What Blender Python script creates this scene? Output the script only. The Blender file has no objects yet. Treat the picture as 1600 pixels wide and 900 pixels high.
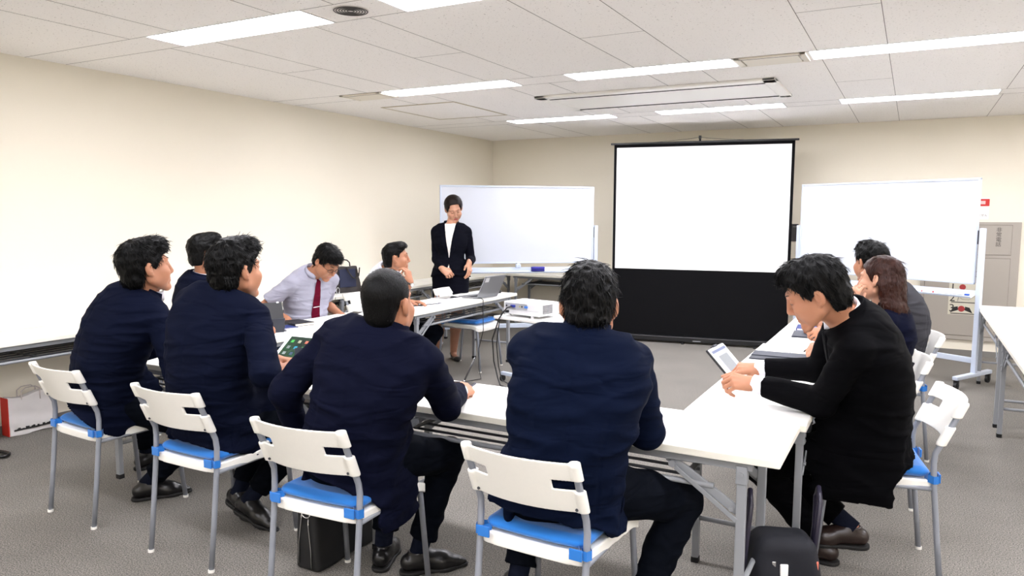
import bpy, bmesh, math, random
import numpy as np
from mathutils import Vector, Matrix

SC = bpy.context.scene
COL = SC.collection
R = math.radians

# ------------------------------------------------------------------ camera
CAM_F, CAM_PITCH, CAM_YAW, CAM_ROLL = 1154.85, R(5.6657), R(28.4037), R(0.2556)
CAM_H = 1.5
cp, sp, cy_, sy_ = math.cos(CAM_PITCH), math.sin(CAM_PITCH), math.cos(CAM_YAW), math.sin(CAM_YAW)
_f = Vector((-sy_*cp, cy_*cp, -sp)); _r = Vector((cy_, sy_, 0)); _u = _r.cross(_f)
_r2 = math.cos(CAM_ROLL)*_r + math.sin(CAM_ROLL)*_u
_u2 = -math.sin(CAM_ROLL)*_r + math.cos(CAM_ROLL)*_u
cam = bpy.data.cameras.new('camera'); camo = bpy.data.objects.new('camera', cam); COL.objects.link(camo)
cam.sensor_width = 36.0; cam.lens = CAM_F/1600*36.0; cam.clip_start = 0.05; cam.clip_end = 60
m = Matrix.Identity(4)
for i, v in enumerate((_r2, _u2, -_f)):
    m[0][i], m[1][i], m[2][i] = v
m[0][3], m[1][3], m[2][3] = 0, 0, CAM_H
camo.matrix_world = m
SC.camera = camo

# ------------------------------------------------------------------ light, exposure
EXPOSURE = 1.93
PANEL_STRENGTH = 9.5
SC.view_settings.view_transform = 'Standard'
SC.view_settings.look = 'None'
SC.view_settings.gamma = 1.0
SC.view_settings.use_curve_mapping = False
SC.view_settings.exposure = EXPOSURE
w = bpy.data.worlds.new('world'); SC.world = w; w.use_nodes = True
w.node_tree.nodes['Background'].inputs[0].default_value = (1, 1, 1, 1)
w.node_tree.nodes['Background'].inputs[1].default_value = 0.05

# ------------------------------------------------------------------ helpers
def srgb(r, g, b):
    def c(x):
        x /= 255.0
        return x/12.92 if x <= 0.04045 else ((x+0.055)/1.055)**2.4
    return (c(r), c(g), c(b), 1.0)

MATS = {}
def mat(name, col, rough=0.6, metal=0.0, spec=0.5, noise=None, bump=None, sheen=0, sss=0, emit=None, coat=0):
    """noise=(scale, amount) tints the colour; bump=(scale, strength, distance[, stretch])"""
    if name in MATS: return MATS[name]
    m = bpy.data.materials.new(name); m.use_nodes = True
    nt = m.node_tree; b = nt.nodes['Principled BSDF']
    b.inputs['Base Color'].default_value = col
    b.inputs['Roughness'].default_value = rough
    b.inputs['Metallic'].default_value = metal
    b.inputs['Specular IOR Level'].default_value = spec
    if sheen:
        b.inputs['Sheen Weight'].default_value = sheen
        b.inputs['Sheen Roughness'].default_value = 0.5
    if sss:
        b.inputs['Subsurface Weight'].default_value = sss
        b.inputs['Subsurface Radius'].default_value = (0.010, 0.004, 0.002)
        b.inputs['Subsurface Scale'].default_value = 0.6
    if coat: b.inputs['Coat Weight'].default_value = coat
    if emit:
        b.inputs['Emission Color'].default_value = emit[0]
        b.inputs['Emission Strength'].default_value = emit[1]
    tc = nt.nodes.new('ShaderNodeTexCoord')
    def noise_tex(scale, stretch=None, detail=4):
        n = nt.nodes.new('ShaderNodeTexNoise'); n.inputs['Scale'].default_value = scale
        n.inputs['Detail'].default_value = detail
        mp = nt.nodes.new('ShaderNodeMapping')
        if stretch: mp.inputs['Scale'].default_value = stretch
        nt.links.new(tc.outputs['Object'], mp.inputs['Vector'])
        nt.links.new(mp.outputs['Vector'], n.inputs['Vector'])
        return n
    if noise:
        n = noise_tex(noise[0])
        mx = nt.nodes.new('ShaderNodeMix'); mx.data_type = 'RGBA'
        a = noise[1]
        mx.inputs[6].default_value = tuple(c*(1-a) for c in col[:3])+(1,)
        mx.inputs[7].default_value = tuple(min(1, c*(1+a)) for c in col[:3])+(1,)
        nt.links.new(n.outputs['Fac'], mx.inputs[0])
        nt.links.new(mx.outputs[2], b.inputs['Base Color'])
    if bump:
        n = noise_tex(bump[0], bump[3] if len(bump) > 3 else None)
        bp = nt.nodes.new('ShaderNodeBump'); bp.inputs['Strength'].default_value = bump[1]
        bp.inputs['Distance'].default_value = bump[2]
        nt.links.new(n.outputs['Fac'], bp.inputs['Height'])
        nt.links.new(bp.outputs['Normal'], b.inputs['Normal'])
    MATS[name] = m
    return m

def tag(o, label=None, cat=None, group=None, kind=None):
    if label: o['label'] = label
    if cat: o['category'] = cat
    if group: o['group'] = group
    if kind: o['kind'] = kind
    return o

def empty(name, loc=(0, 0, 0), rz=0.0):
    o = bpy.data.objects.new(name, None); COL.objects.link(o)
    o.location = loc; o.rotation_euler = (0, 0, rz); o.empty_display_size = 0.1
    return o

def link(name, me, parent=None, loc=None, rz=None):
    o = bpy.data.objects.new(name, me); COL.objects.link(o)
    if parent: o.parent = parent
    if loc is not None: o.location = loc
    if rz is not None: o.rotation_euler = (0, 0, rz)
    return o

class MB:
    """collects shapes for ONE mesh object"""
    def __init__(s): s.bm = bmesh.new(); s.mi = 0
    def _done(s, verts):
        for f in {f for v in verts for f in v.link_faces}: f.material_index = s.mi
    def box(s, lo, hi, bev=0.0, seg=2, M=None):
        r = bmesh.ops.create_cube(s.bm, size=1.0); vs = r['verts']
        lo = Vector(lo); hi = Vector(hi); c = (lo+hi)/2; d = hi-lo
        for v in vs: v.co = Vector((v.co.x*d.x+c.x, v.co.y*d.y+c.y, v.co.z*d.z+c.z))
        if bev:
            es = list({e for v in vs for e in v.link_edges})
            rr = bmesh.ops.bevel(s.bm, geom=es, offset=bev, segments=seg, profile=0.5, affect='EDGES')
            vs = list(set(rr['verts']) | {v for v in vs if v.is_valid})
        vs = s._grow(vs)
        if M is not None: bmesh.ops.transform(s.bm, matrix=M, verts=vs)
        s._done(vs); return vs
    def _grow(s, vs):
        seen = set(v for v in vs if v.is_valid); st = list(seen)
        while st:
            v = st.pop()
            for e in v.link_edges:
                o = e.other_vert(v)
                if o not in seen: seen.add(o); st.append(o)
        return list(seen)
    def tube(s, pts, r, seg=10, caps=True, closed=False, flat=None):
        pts = [Vector(p) for p in pts]; n = len(pts)
        rs = r if isinstance(r, (list, tuple)) else [r]*n
        rings = []; prev = None
        for i, p in enumerate(pts):
            if closed: t = (pts[(i+1) % n]-pts[i-1]).normalized()
            else: t = (pts[min(i+1, n-1)]-pts[max(i-1, 0)]).normalized()
            if prev is None:
                a = Vector((0, 0, 1)) if abs(t.z) < 0.9 else Vector((1, 0, 0))
                x = t.cross(a).normalized()
            else:
                x = (prev - t*prev.dot(t)).normalized()
            y = t.cross(x); prev = x
            ring = []
            for k in range(seg):
                a = 2*math.pi*k/seg
                ring.append(s.bm.verts.new(p + rs[i]*(math.cos(a)*x + math.sin(a)*y*(flat or 1))))
            rings.append(ring)
        fs = []
        for i in range(n if closed else n-1):
            A, B = rings[i], rings[(i+1) % n]
            for k in range(seg):
                fs.append(s.bm.faces.new((A[k], A[(k+1) % seg], B[(k+1) % seg], B[k])))
        if caps and not closed:
            fs.append(s.bm.faces.new(list(reversed(rings[0])))); fs.append(s.bm.faces.new(rings[-1]))
        for f in fs: f.material_index = s.mi; f.smooth = True
        return rings
    def bar(s, a, b, wx, wy, up=(0, 0, 1), bev=0.0):
        """a square bar from a to b"""
        a = Vector(a); b = Vector(b); t = (b-a); L = t.length; t.normalize()
        u = Vector(up)
        if abs(u.dot(t)) > 0.98: u = Vector((0, 1, 0))
        x = u.cross(t).normalized(); y = t.cross(x)
        M = Matrix((( x.x, y.x, t.x, a.x), (x.y, y.y, t.y, a.y), (x.z, y.z, t.z, a.z), (0, 0, 0, 1)))
        return s.box((-wx/2, -wy/2, 0), (wx/2, wy/2, L), bev, 2, M)
    def disc(s, c, r, h, axis='z', seg=24, r2=None):
        rr = bmesh.ops.create_cone(s.bm, cap_ends=True, segments=seg, radius1=r, radius2=r if r2 is None else r2, depth=h)
        vs = rr['verts']
        if axis == 'x': M = Matrix.Rotation(R(90), 4, 'Y')
        elif axis == 'y': M = Matrix.Rotation(R(90), 4, 'X')
        else: M = Matrix.Identity(4)
        bmesh.ops.transform(s.bm, matrix=Matrix.Translation(c) @ M, verts=vs)
        s._done(vs); return vs
    def quad(s, pts):
        f = s.bm.faces.new([s.bm.verts.new(p) for p in pts]); f.material_index = s.mi; return f
    def lathe(s, prof, c=(0, 0, 0), seg=24):
        rings = []
        for (r, z) in prof:
            rings.append([s.bm.verts.new((c[0]+r*math.cos(2*math.pi*k/seg), c[1]+r*math.sin(2*math.pi*k/seg), c[2]+z)) for k in range(seg)])
        for A, B in zip(rings, rings[1:]):
            for k in range(seg):
                f = s.bm.faces.new((A[k], A[(k+1) % seg], B[(k+1) % seg], B[k])); f.smooth = True; f.material_index = s.mi
        if prof[0][0] > 1e-4: s.bm.faces.new(list(reversed(rings[0])))
        if prof[-1][0] > 1e-4: s.bm.faces.new(rings[-1])
    def build(s, name, mats, parent=None, loc=None, rz=None, smooth=False):
        me = bpy.data.meshes.new(name)
        bmesh.ops.remove_doubles(s.bm, verts=s.bm.verts, dist=1e-6)
        bmesh.ops.recalc_face_normals(s.bm, faces=s.bm.faces)
        s.bm.to_mesh(me); s.bm.free()
        for mm in (mats if isinstance(mats, (list, tuple)) else [mats]): me.materials.append(mm)
        if smooth:
            me.shade_smooth() if hasattr(me, 'shade_smooth') else None
        return link(name, me, parent, loc, rz)

def copy_tree(o, parent=None):
    c = o.copy(); COL.objects.link(c)
    if parent is not None: c.parent = parent
    for ch in list(o.children): copy_tree(ch, c)
    return c

def text_mesh(name, s, size, mt, parent=None, M=None, extrude=0.0005, align='CENTER', vertical=False):
    cu = bpy.data.curves.new(name, 'FONT'); cu.body = '\n'.join(s) if vertical else s
    cu.size = size; cu.extrude = extrude; cu.align_x = align; cu.align_y = 'CENTER'
    cu.space_line = 0.98
    t = bpy.data.objects.new(name, cu); COL.objects.link(t)
    dg = bpy.context.evaluated_depsgraph_get(); dg.update()
    me = bpy.data.meshes.new_from_object(t.evaluated_get(dg))
    bpy.data.objects.remove(t); bpy.data.curves.remove(cu)
    me.materials.clear(); me.materials.append(mt); me.name = name
    o = link(name, me, parent)
    if M is not None: o.matrix_local = M
    return o

# ------------------------------------------------------------------ implicit surfaces (solid modelling in numpy)
class Vol:
    def __init__(s, lo, hi, h):
        s.lo = np.asarray(lo, float)-3*h; s.h = h
        s.n = np.ceil((np.asarray(hi, float)+3*h-s.lo)/h).astype(int)+1
        s.F = np.full(s.n, 1.0, np.float32)
        s.ax = [(s.lo[i]+h*np.arange(s.n[i])).astype(np.float32) for i in range(3)]
    def blk(s, lo, hi):
        a = np.clip(np.floor((np.asarray(lo)-s.lo)/s.h).astype(int), 0, s.n)
        b = np.clip(np.ceil((np.asarray(hi)-s.lo)/s.h).astype(int)+1, 0, s.n)
        if np.any(b <= a): return None
        sl = tuple(slice(a[i], b[i]) for i in range(3))
        X = s.ax[0][sl[0]][:, None, None]; Y = s.ax[1][sl[1]][None, :, None]; Z = s.ax[2][sl[2]][None, None, :]
        return sl, X, Y, Z
    def put(s, sl, d, k, op):
        f = s.F[sl]; d = d.astype(np.float32)
        if op == '+':
            if k > 0:
                hh = np.maximum(k-np.abs(f-d), 0)/k; s.F[sl] = np.minimum(f, d)-hh*hh*k*0.25
            else: s.F[sl] = np.minimum(f, d)
        elif op == '-':
            d = -d
            if k > 0:
                hh = np.maximum(k-np.abs(f-d), 0)/k; s.F[sl] = np.maximum(f, d)+hh*hh*k*0.25
            else: s.F[sl] = np.maximum(f, d)
        elif op == '&':
            s.F[sl] = np.maximum(f, d)
    def cap(s, a, b, ra, rb=None, k=0.0, flat=None, cut=None, op='+'):
        """round cone a-b; flat=(axis, factor) squashes it; cut=[(point, normal)...] trims it flat"""
        rb = ra if rb is None else rb
        a = np.asarray(a, float); b = np.asarray(b, float)
        m = max(ra, rb)*(max(1, flat[1]) if flat else 1)+k+3*s.h
        B = s.blk(np.minimum(a, b)-m, np.maximum(a, b)+m)
        if B is None: return
        sl, X, Y, Z = B
        ba = b-a; L2 = max(float(ba@ba), 1e-12)
        px, py, pz = X-a[0], Y-a[1], Z-a[2]
        t = np.clip((px*ba[0]+py*ba[1]+pz*ba[2])/L2, 0, 1)
        qx, qy, qz = px-t*ba[0], py-t*ba[1], pz-t*ba[2]
        if flat:
            n = np.asarray(flat[0], float); n = n/np.linalg.norm(n); q = (qx*n[0]+qy*n[1]+qz*n[2])*(1/flat[1]-1)
            qx, qy, qz = qx+q*n[0], qy+q*n[1], qz+q*n[2]
        d = np.sqrt(qx*qx+qy*qy+qz*qz)-(ra+(rb-ra)*t)
        if flat: d = d*min(1, flat[1])
        for (cpnt, cn) in (cut or []):
            d = np.maximum(d, (X-cpnt[0])*cn[0]+(Y-cpnt[1])*cn[1]+(Z-cpnt[2])*cn[2])
        s.put(sl, d, k, op)
    def ell(s, c, M, r, k=0.0, op='+', cut=None):
        c = np.asarray(c, float); r = np.asarray(r, float); M = np.asarray(M, float)
        e = np.abs(M)@r + k+3*s.h
        B = s.blk(c-e, c+e)
        if B is None: return
        sl, X, Y, Z = B
        px, py, pz = X-c[0], Y-c[1], Z-c[2]
        l = [(px*M[0, i]+py*M[1, i]+pz*M[2, i]) for i in range(3)]
        k0 = np.sqrt(sum((l[i]/r[i])**2 for i in range(3))); k1 = np.sqrt(sum((l[i]/r[i]**2)**2 for i in range(3)))
        d = k0*(k0-1)/np.maximum(k1, 1e-6)
        for (cpnt, cn) in (cut or []):
            d = np.maximum(d, (X-cpnt[0])*cn[0]+(Y-cpnt[1])*cn[1]+(Z-cpnt[2])*cn[2])
        s.put(sl, d, k, op)
    def loft(s, secs, k=0.0, op='+', p=2.3, sub=4):
        """secs: (centre, x axis, half width, y axis, half depth) - a smooth elliptic tube, flat at both ends"""
        S = [[np.asarray(v, float) for v in q] for q in secs]; n = len(S); F = []
        for i in range(n-1):
            for j in range(sub):
                t = j/sub; row = []
                for c in range(5):
                    p0, p1, p2, p3 = S[max(i-1, 0)][c], S[i][c], S[i+1][c], S[min(i+2, n-1)][c]
                    row.append(.5*(2*p1+(p2-p0)*t+(2*p0-5*p1+4*p2-p3)*t*t+(3*p1-p0-3*p2+p3)*t**3))
                F.append(row)
        F.append(S[-1])
        e0 = F[0][0]-F[1][0]; e0 = e0/np.linalg.norm(e0); e1 = F[-1][0]-F[-2][0]; e1 = e1/np.linalg.norm(e1)
        mm = max(max(float(q[2]), float(q[4])) for q in F)+k+3*s.h
        cs = np.array([q[0] for q in F]); B = s.blk(cs.min(0)-mm, cs.max(0)+mm)
        if B is None: return
        sl, X, Y, Z = B
        out = np.full((X.shape[0], Y.shape[1], Z.shape[2]), 1.0, np.float32)
        o0 = np.array([X.ravel()[0], Y.ravel()[0], Z.ravel()[0]]); shp = np.array(out.shape)
        for i in range(len(F)-1):
            c0, x0, w0, y0, d0 = F[i]; c1, x1, w1, y1, d1 = F[i+1]
            m1 = max(w0, w1, d0, d1)+.03+k
            ia = np.clip(np.floor((np.minimum(c0, c1)-m1-o0)/s.h).astype(int), 0, shp); ib = np.clip(np.ceil((np.maximum(c0, c1)+m1-o0)/s.h).astype(int)+1, 0, shp)
            if np.any(ib <= ia): continue
            q = tuple(slice(ia[j], ib[j]) for j in range(3))
            x_, y_, z_ = X[q[0]], Y[:, q[1]], Z[:, :, q[2]]
            ba = c1-c0; L = np.linalg.norm(ba); bn = ba/L
            px, py, pz = x_-np.float32(c0[0]), y_-np.float32(c0[1]), z_-np.float32(c0[2])
            f32 = np.float32
            ta = px*f32(bn[0])+py*f32(bn[1])+pz*f32(bn[2])
            t = np.clip(ta/f32(L), 0, 1)
            xa = x0+(x1-x0)*.5; xa = xa-bn*(xa@bn); xa /= np.linalg.norm(xa); ya = np.cross(bn, xa)
            lx = px*f32(xa[0])+py*f32(xa[1])+pz*f32(xa[2]); ly = px*f32(ya[0])+py*f32(ya[1])+pz*f32(ya[2]); lz = ta-t*f32(L)
            w_ = f32(w0)+f32(w1-w0)*t; d_ = f32(d0)+f32(d1-d0)*t; mi_ = np.minimum(w_, d_)
            e = lambda a: np.exp(f32(p)*np.log(np.maximum(np.abs(a), f32(1e-6))))
            rr = np.exp(np.log(e(lx/w_)+e(ly/d_)+e(lz/(mi_*f32(.8))))*f32(1/p))
            d = (rr-1)*mi_
            oo = out[q]; hh = np.maximum(f32(.012)-np.abs(oo-d), 0)/f32(.012)
            out[q] = np.minimum(oo, d)-hh*hh*f32(.003)
        out = np.maximum(out, (X-F[0][0][0])*e0[0]+(Y-F[0][0][1])*e0[1]+(Z-F[0][0][2])*e0[2])
        out = np.maximum(out, (X-F[-1][0][0])*e1[0]+(Y-F[-1][0][1])*e1[1]+(Z-F[-1][0][2])*e1[2])
        s.put(sl, out, k, op)
    def func(s, lo, hi, fn, k=0.0, op='+'):
        B = s.blk(lo, hi)
        if B is None: return
        sl, X, Y, Z = B
        s.put(sl, fn(X, Y, Z)+0*X+0*Y+0*Z, k, op)
    def displace(s, fn):
        band = np.argwhere(np.abs(s.F) < 0.02)
        if len(band) == 0: return
        P = s.lo+band*s.h
        s.F[band[:, 0], band[:, 1], band[:, 2]] += fn(P[:, 0], P[:, 1], P[:, 2]).astype(np.float32)
    def mesh(s):
        F = s.F; S = F < 0
        F = F.copy(); n = s.n
        c = S[:-1, :-1, :-1].astype(np.int8)
        tot = np.zeros(c.shape, np.int8)
        for i in (0, 1):
            for j in (0, 1):
                for k in (0, 1):
                    tot += S[i:n[0]-1+i, j:n[1]-1+j, k:n[2]-1+k]
        act = np.argwhere((tot > 0) & (tot < 8))
        idx = -np.ones(c.shape, np.int32); idx[act[:, 0], act[:, 1], act[:, 2]] = np.arange(len(act))
        cor = np.array([(i, j, k) for i in (0, 1) for j in (0, 1) for k in (0, 1)])
        V = np.stack([F[act[:, 0]+o[0], act[:, 1]+o[1], act[:, 2]+o[2]] for o in cor], 1).astype(float)
        acc = np.zeros((len(act), 3)); cnt = np.zeros(len(act))
        for a in range(8):
            for b in range(a+1, 8):
                if np.abs(cor[a]-cor[b]).sum() != 1: continue
                m = (V[:, a] < 0) != (V[:, b] < 0)
                t = V[:, a]/np.where(m, V[:, a]-V[:, b], 1)
                p = cor[a]+(cor[b]-cor[a])*t[:, None]
                acc += np.where(m[:, None], p, 0); cnt += m
        P = s.lo+(act+acc/cnt[:, None])*s.h
        quads = []
        for ax in range(3):
            sl0 = [slice(1, -1)]*3; sl1 = [slice(1, -1)]*3
            sl0[ax] = slice(0, -1); sl1[ax] = slice(1, None)
            A = S[tuple(sl0)]; Bm = S[tuple(sl1)]
            e = np.argwhere(A != Bm)
            if len(e) == 0: continue
            pos = A[e[:, 0], e[:, 1], e[:, 2]]
            off = np.array([1, 1, 1]); off[ax] = 0
            g = e+off
            u = (ax+1) % 3; v = (ax+2) % 3
            def cell(du, dv):
                q = g.copy(); q[:, u] += du; q[:, v] += dv
                return idx[q[:, 0], q[:, 1], q[:, 2]]
            Q = np.stack([cell(-1, -1), cell(0, -1), cell(0, 0), cell(-1, 0)], 1)
            Q[~pos] = Q[~pos][:, ::-1]
            quads.append(Q)
        Q = np.concatenate(quads)
        Q = Q[(Q >= 0).all(1)]
        return P, Q
    def build(s, name, mats, parent=None, extra=None, smooth_iter=0, origin=None):
        P, Q = s.mesh()
        return mesh_np(name, P, Q, mats, parent, extra)

def mesh_np(name, P, Q, mats, parent=None, extra=None, mi=None):
    me = bpy.data.meshes.new(name)
    faces = Q
    nv = len(P); loops = faces.ravel()
    lt = np.full(len(faces), faces.shape[1]); ls = np.arange(len(faces))*faces.shape[1]
    if extra is not None:   # (points, faces) added to the same mesh
        loops = np.concatenate([loops, (extra[1]+nv).ravel()])
        k = extra[1].shape[1]
        ls = np.concatenate([ls, len(faces)*faces.shape[1]+np.arange(len(extra[1]))*k])
        lt = np.concatenate([lt, np.full(len(extra[1]), k)])
        P = np.concatenate([P, extra[0]])
    me.vertices.add(len(P)); me.vertices.foreach_set('co', np.ascontiguousarray(P, dtype=np.float32).ravel())
    me.loops.add(len(loops)); me.loops.foreach_set('vertex_index', loops.astype(np.int32))
    me.polygons.add(len(ls)); me.polygons.foreach_set('loop_start', ls.astype(np.int32))
    me.polygons.foreach_set('loop_total', lt.astype(np.int32))
    if mi is not None:
        me.polygons.foreach_set('material_index', mi.astype(np.int32))
    me.update(calc_edges=True); me.validate()
    me.polygons.foreach_set('use_smooth', np.ones(len(me.polygons), bool))
    for mm in (mats if isinstance(mats, (list, tuple)) else [mats]): me.materials.append(mm)
    return link(name, me, parent)

_rs = np.random.RandomState(7)
def waves(n, fmin, fmax, seed, stretch=(1, 1, 1)):
    rs = np.random.RandomState(seed)
    K = rs.normal(size=(n, 3)); K /= np.linalg.norm(K, axis=1)[:, None]
    fr = np.exp(rs.uniform(np.log(fmin), np.log(fmax), n))
    K = K*fr[:, None]*np.asarray(stretch); ph = rs.uniform(0, 6.28, n); am = 1/np.sqrt(fr/fmin)/n**0.5
    def f(x, y, z):
        o = 0
        for i in range(n):
            o = o+am[i]*np.sin(K[i, 0]*x+K[i, 1]*y+K[i, 2]*z+ph[i])
        return o
    return f
# ------------------------------------------------------------------ materials
M_WALL = mat('cream_wallpaper', srgb(234, 227, 210), 0.9, noise=(180, 0.02), bump=(320, 0.12, 0.002))
M_WHITE = mat('white_laminate', srgb(246, 245, 240), 0.35)
M_EDGE = mat('cream_edge', srgb(236, 233, 220), 0.5)
M_STEEL = mat('grey_painted_steel', srgb(146, 149, 153), 0.42, 0.1)
M_STEELD = mat('dark_grey_steel', srgb(66, 68, 72), 0.45, 0.3)
M_CHROME = mat('chrome', srgb(205, 206, 208), 0.2, 1.0)
M_BLACK = mat('black_plastic', srgb(18, 18, 20), 0.45)
M_BLACKR = mat('black_rubber', srgb(14, 14, 15), 0.8)
M_CHAIRW = mat('white_chair_plastic', srgb(240, 238, 230), 0.38, noise=(60, 0.015))
M_TUBE = mat('grey_chair_tube', srgb(140, 144, 152), 0.4, 0.1)
M_BLUE = mat('blue_cushion_cloth', srgb(6, 108, 190), 0.85, sheen=0.3, bump=(900, 0.25, 0.002))
M_ALU = mat('white_aluminium', srgb(196, 206, 222), 0.4, 0.05)
M_BOARD = mat('whiteboard_enamel', srgb(203, 208, 218), 0.28, coat=0.15)
M_SCREEN = mat('screen_matte_white', srgb(252, 252, 252), 0.8)
M_SCRB = mat('screen_black_cloth', srgb(14, 14, 16), 0.85, spec=0.1, bump=(600, 0.15, 0.002))
M_CAB = mat('beige_steel_cabinet', srgb(164, 157, 147), 0.5)
M_RED = mat('red_print', srgb(200, 35, 32), 0.5)
M_INK = mat('black_ink', srgb(28, 26, 26), 0.7)
M_PAPER = mat('white_paper', srgb(245, 245, 243), 0.8)
M_SLATE = mat('slate_cover', srgb(42, 46, 56), 0.6)

def carpet():
    m = bpy.data.materials.new('grey_loop_carpet'); m.use_nodes = True
    nt = m.node_tree; b = nt.nodes['Principled BSDF']; L = nt.links
    b.inputs['Roughness'].default_value = 0.95; b.inputs['Specular IOR Level'].default_value = 0.15
    tc = nt.nodes.new('ShaderNodeTexCoord')
    def ns(scale, det, rough=0.6):
        n = nt.nodes.new('ShaderNodeTexNoise'); n.inputs['Scale'].default_value = scale
        n.inputs['Detail'].default_value = det; n.inputs['Roughness'].default_value = rough
        L.new(tc.outputs['Object'], n.inputs['Vector']); return n
    n1 = ns(170, 3, 0.7); n2 = ns(2.2, 3); n3 = ns(420, 2)
    cr = nt.nodes.new('ShaderNodeValToRGB')
    cr.color_ramp.elements[0].position = 0.38; cr.color_ramp.elements[0].color = srgb(80, 82, 77)
    cr.color_ramp.elements[1].position = 0.63; cr.color_ramp.elements[1].color = srgb(158, 151, 143)
    L.new(n1.outputs['Fac'], cr.inputs[0])
    cr2 = nt.nodes.new('ShaderNodeValToRGB')
    cr2.color_ramp.elements[0].position = 0.3; cr2.color_ramp.elements[0].color = (0.86, 0.86, 0.86, 1)
    cr2.color_ramp.elements[1].position = 0.7; cr2.color_ramp.elements[1].color = (1, 1, 1, 1)
    L.new(n2.outputs['Fac'], cr2.inputs[0])
    mx = nt.nodes.new('ShaderNodeMix'); mx.data_type = 'RGBA'; mx.blend_type = 'MULTIPLY'; mx.inputs[0].default_value = 1
    L.new(cr.outputs[0], mx.inputs[6]); L.new(cr2.outputs[0], mx.inputs[7]); L.new(mx.outputs[2], b.inputs['Base Color'])
    bp = nt.nodes.new('ShaderNodeBump'); bp.inputs['Strength'].default_value = 0.6; bp.inputs['Distance'].default_value = 0.004
    L.new(n3.outputs['Fac'], bp.inputs['Height']); L.new(bp.outputs['Normal'], b.inputs['Normal'])
    return m

def ceiling_mat():
    m = bpy.data.materials.new('mineral_fibre_ceiling'); m.use_nodes = True
    nt = m.node_tree; b = nt.nodes['Principled BSDF']; L = nt.links
    b.inputs['Roughness'].default_value = 0.95; b.inputs['Specular IOR Level'].default_value = 0.1
    tc = nt.nodes.new('ShaderNodeTexCoord')
    mp = nt.nodes.new('ShaderNodeMapping'); mp.inputs['Scale'].default_value = (1, 1.5, 1)
    L.new(tc.outputs['Object'], mp.inputs['Vector'])
    v = nt.nodes.new('ShaderNodeTexNoise'); v.inputs['Scale'].default_value = 62; v.inputs['Detail'].default_value = 2.5
    v.inputs['Roughness'].default_value = 0.7
    L.new(mp.outputs[0], v.inputs['Vector'])
    cr = nt.nodes.new('ShaderNodeValToRGB')
    cr.color_ramp.elements[0].position = 0.30; cr.color_ramp.elements[0].color = srgb(150, 144, 138)
    cr.color_ramp.elements[1].position = 0.36; cr.color_ramp.elements[1].color = srgb(243, 240, 236)
    L.new(v.outputs['Fac'], cr.inputs[0]); L.new(cr.outputs[0], b.inputs['Base Color'])
    bp = nt.nodes.new('ShaderNodeBump'); bp.inputs['Strength'].default_value = 0.3; bp.inputs['Distance'].default_value = 0.003
    L.new(cr.outputs[0], bp.inputs['Height']); L.new(bp.outputs['Normal'], b.inputs['Normal'])
    return m
M_CARPET = carpet(); M_CEIL = ceiling_mat()

# ------------------------------------------------------------------ room shell
XL, XR, YN, YB, ZC = -5.367, 4.3, -2.6, 9.318, 2.55
def struct(name, lo, hi, m):
    b = MB(); b.box(lo, hi); o = b.build(name, m); tag(o, kind='structure'); return o
struct('floor', (XL-.2, YN-.2, -0.1), (XR+.2, YB+.2, 0), M_CARPET)
struct('wall_left', (XL-.15, YN-.15, 0), (XL, YB+.15, ZC), M_WALL)
struct('wall_back', (XL, YB, 0), (XR, YB+.15, ZC), M_WALL)
struct('wall_right', (XR, YN-.15, 0), (XR+.15, YB+.15, ZC), M_WALL)
struct('wall_front', (XL, YN-.15, 0), (XR, YN, ZC), M_WALL)
M_BASE = mat('grey_vinyl_skirting', srgb(120, 117, 112), 0.6)
struct('baseboard_left', (XL, YN, 0), (XL+.008, YB, .06), M_BASE)
struct('baseboard_back', (XL+.008, YB-.008, 0), (XR, YB, .06), M_BASE)

# ceiling with the openings of the light strips left as recess boxes
L0, LL, LP, LY, LW_, LQ = -4.1025, 1.2477, 1.7226, 2.9515, 0.2784, 2.228
rowsY = [LY+LQ*k for k in (-2, -1, 0, 1, 2)]
b = MB()
edges = [YN]
for y in rowsY: edges += [y, y+LW_]
edges.append(YB)
for i in range(0, len(edges), 2):
    b.box((XL, edges[i], ZC), (XR, edges[i+1], ZC+.03))
b.box((XL, YN, ZC+.14), (XR, YB, ZC+.17))
o = b.build('ceiling', M_CEIL); tag(o, kind='structure')
M_SEAM = mat('ceiling_seam', srgb(120, 114, 108), 0.9)
b = MB()
sx = []
for k in range(-3, 4):
    sx += [-.195+1.215*k, -.597+1.215*k]
for x in sx:
    if XL < x < XR:
        for i in range(0, len(edges), 2):
            b.box((x-.0018, edges[i], ZC-.0008), (x+.0018, edges[i+1], ZC+.001))
for k in range(-3, 4):
    for yy in (rowsY[0]+1.25, rowsY[1]+1.25, rowsY[2]+1.235, rowsY[3]+1.27):
        b.box((-.597+1.215*k, yy-.0012, ZC-.0008), (-.195+1.215*k, yy+.0012, ZC+.001))
for y in rowsY:
    for yy in (y, y+LW_): b.box((XL, yy-.0015, ZC-.0008), (XR, yy+.0015, ZC+.001))
tag(b.build('trim_1', M_SEAM), kind='structure')

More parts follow.
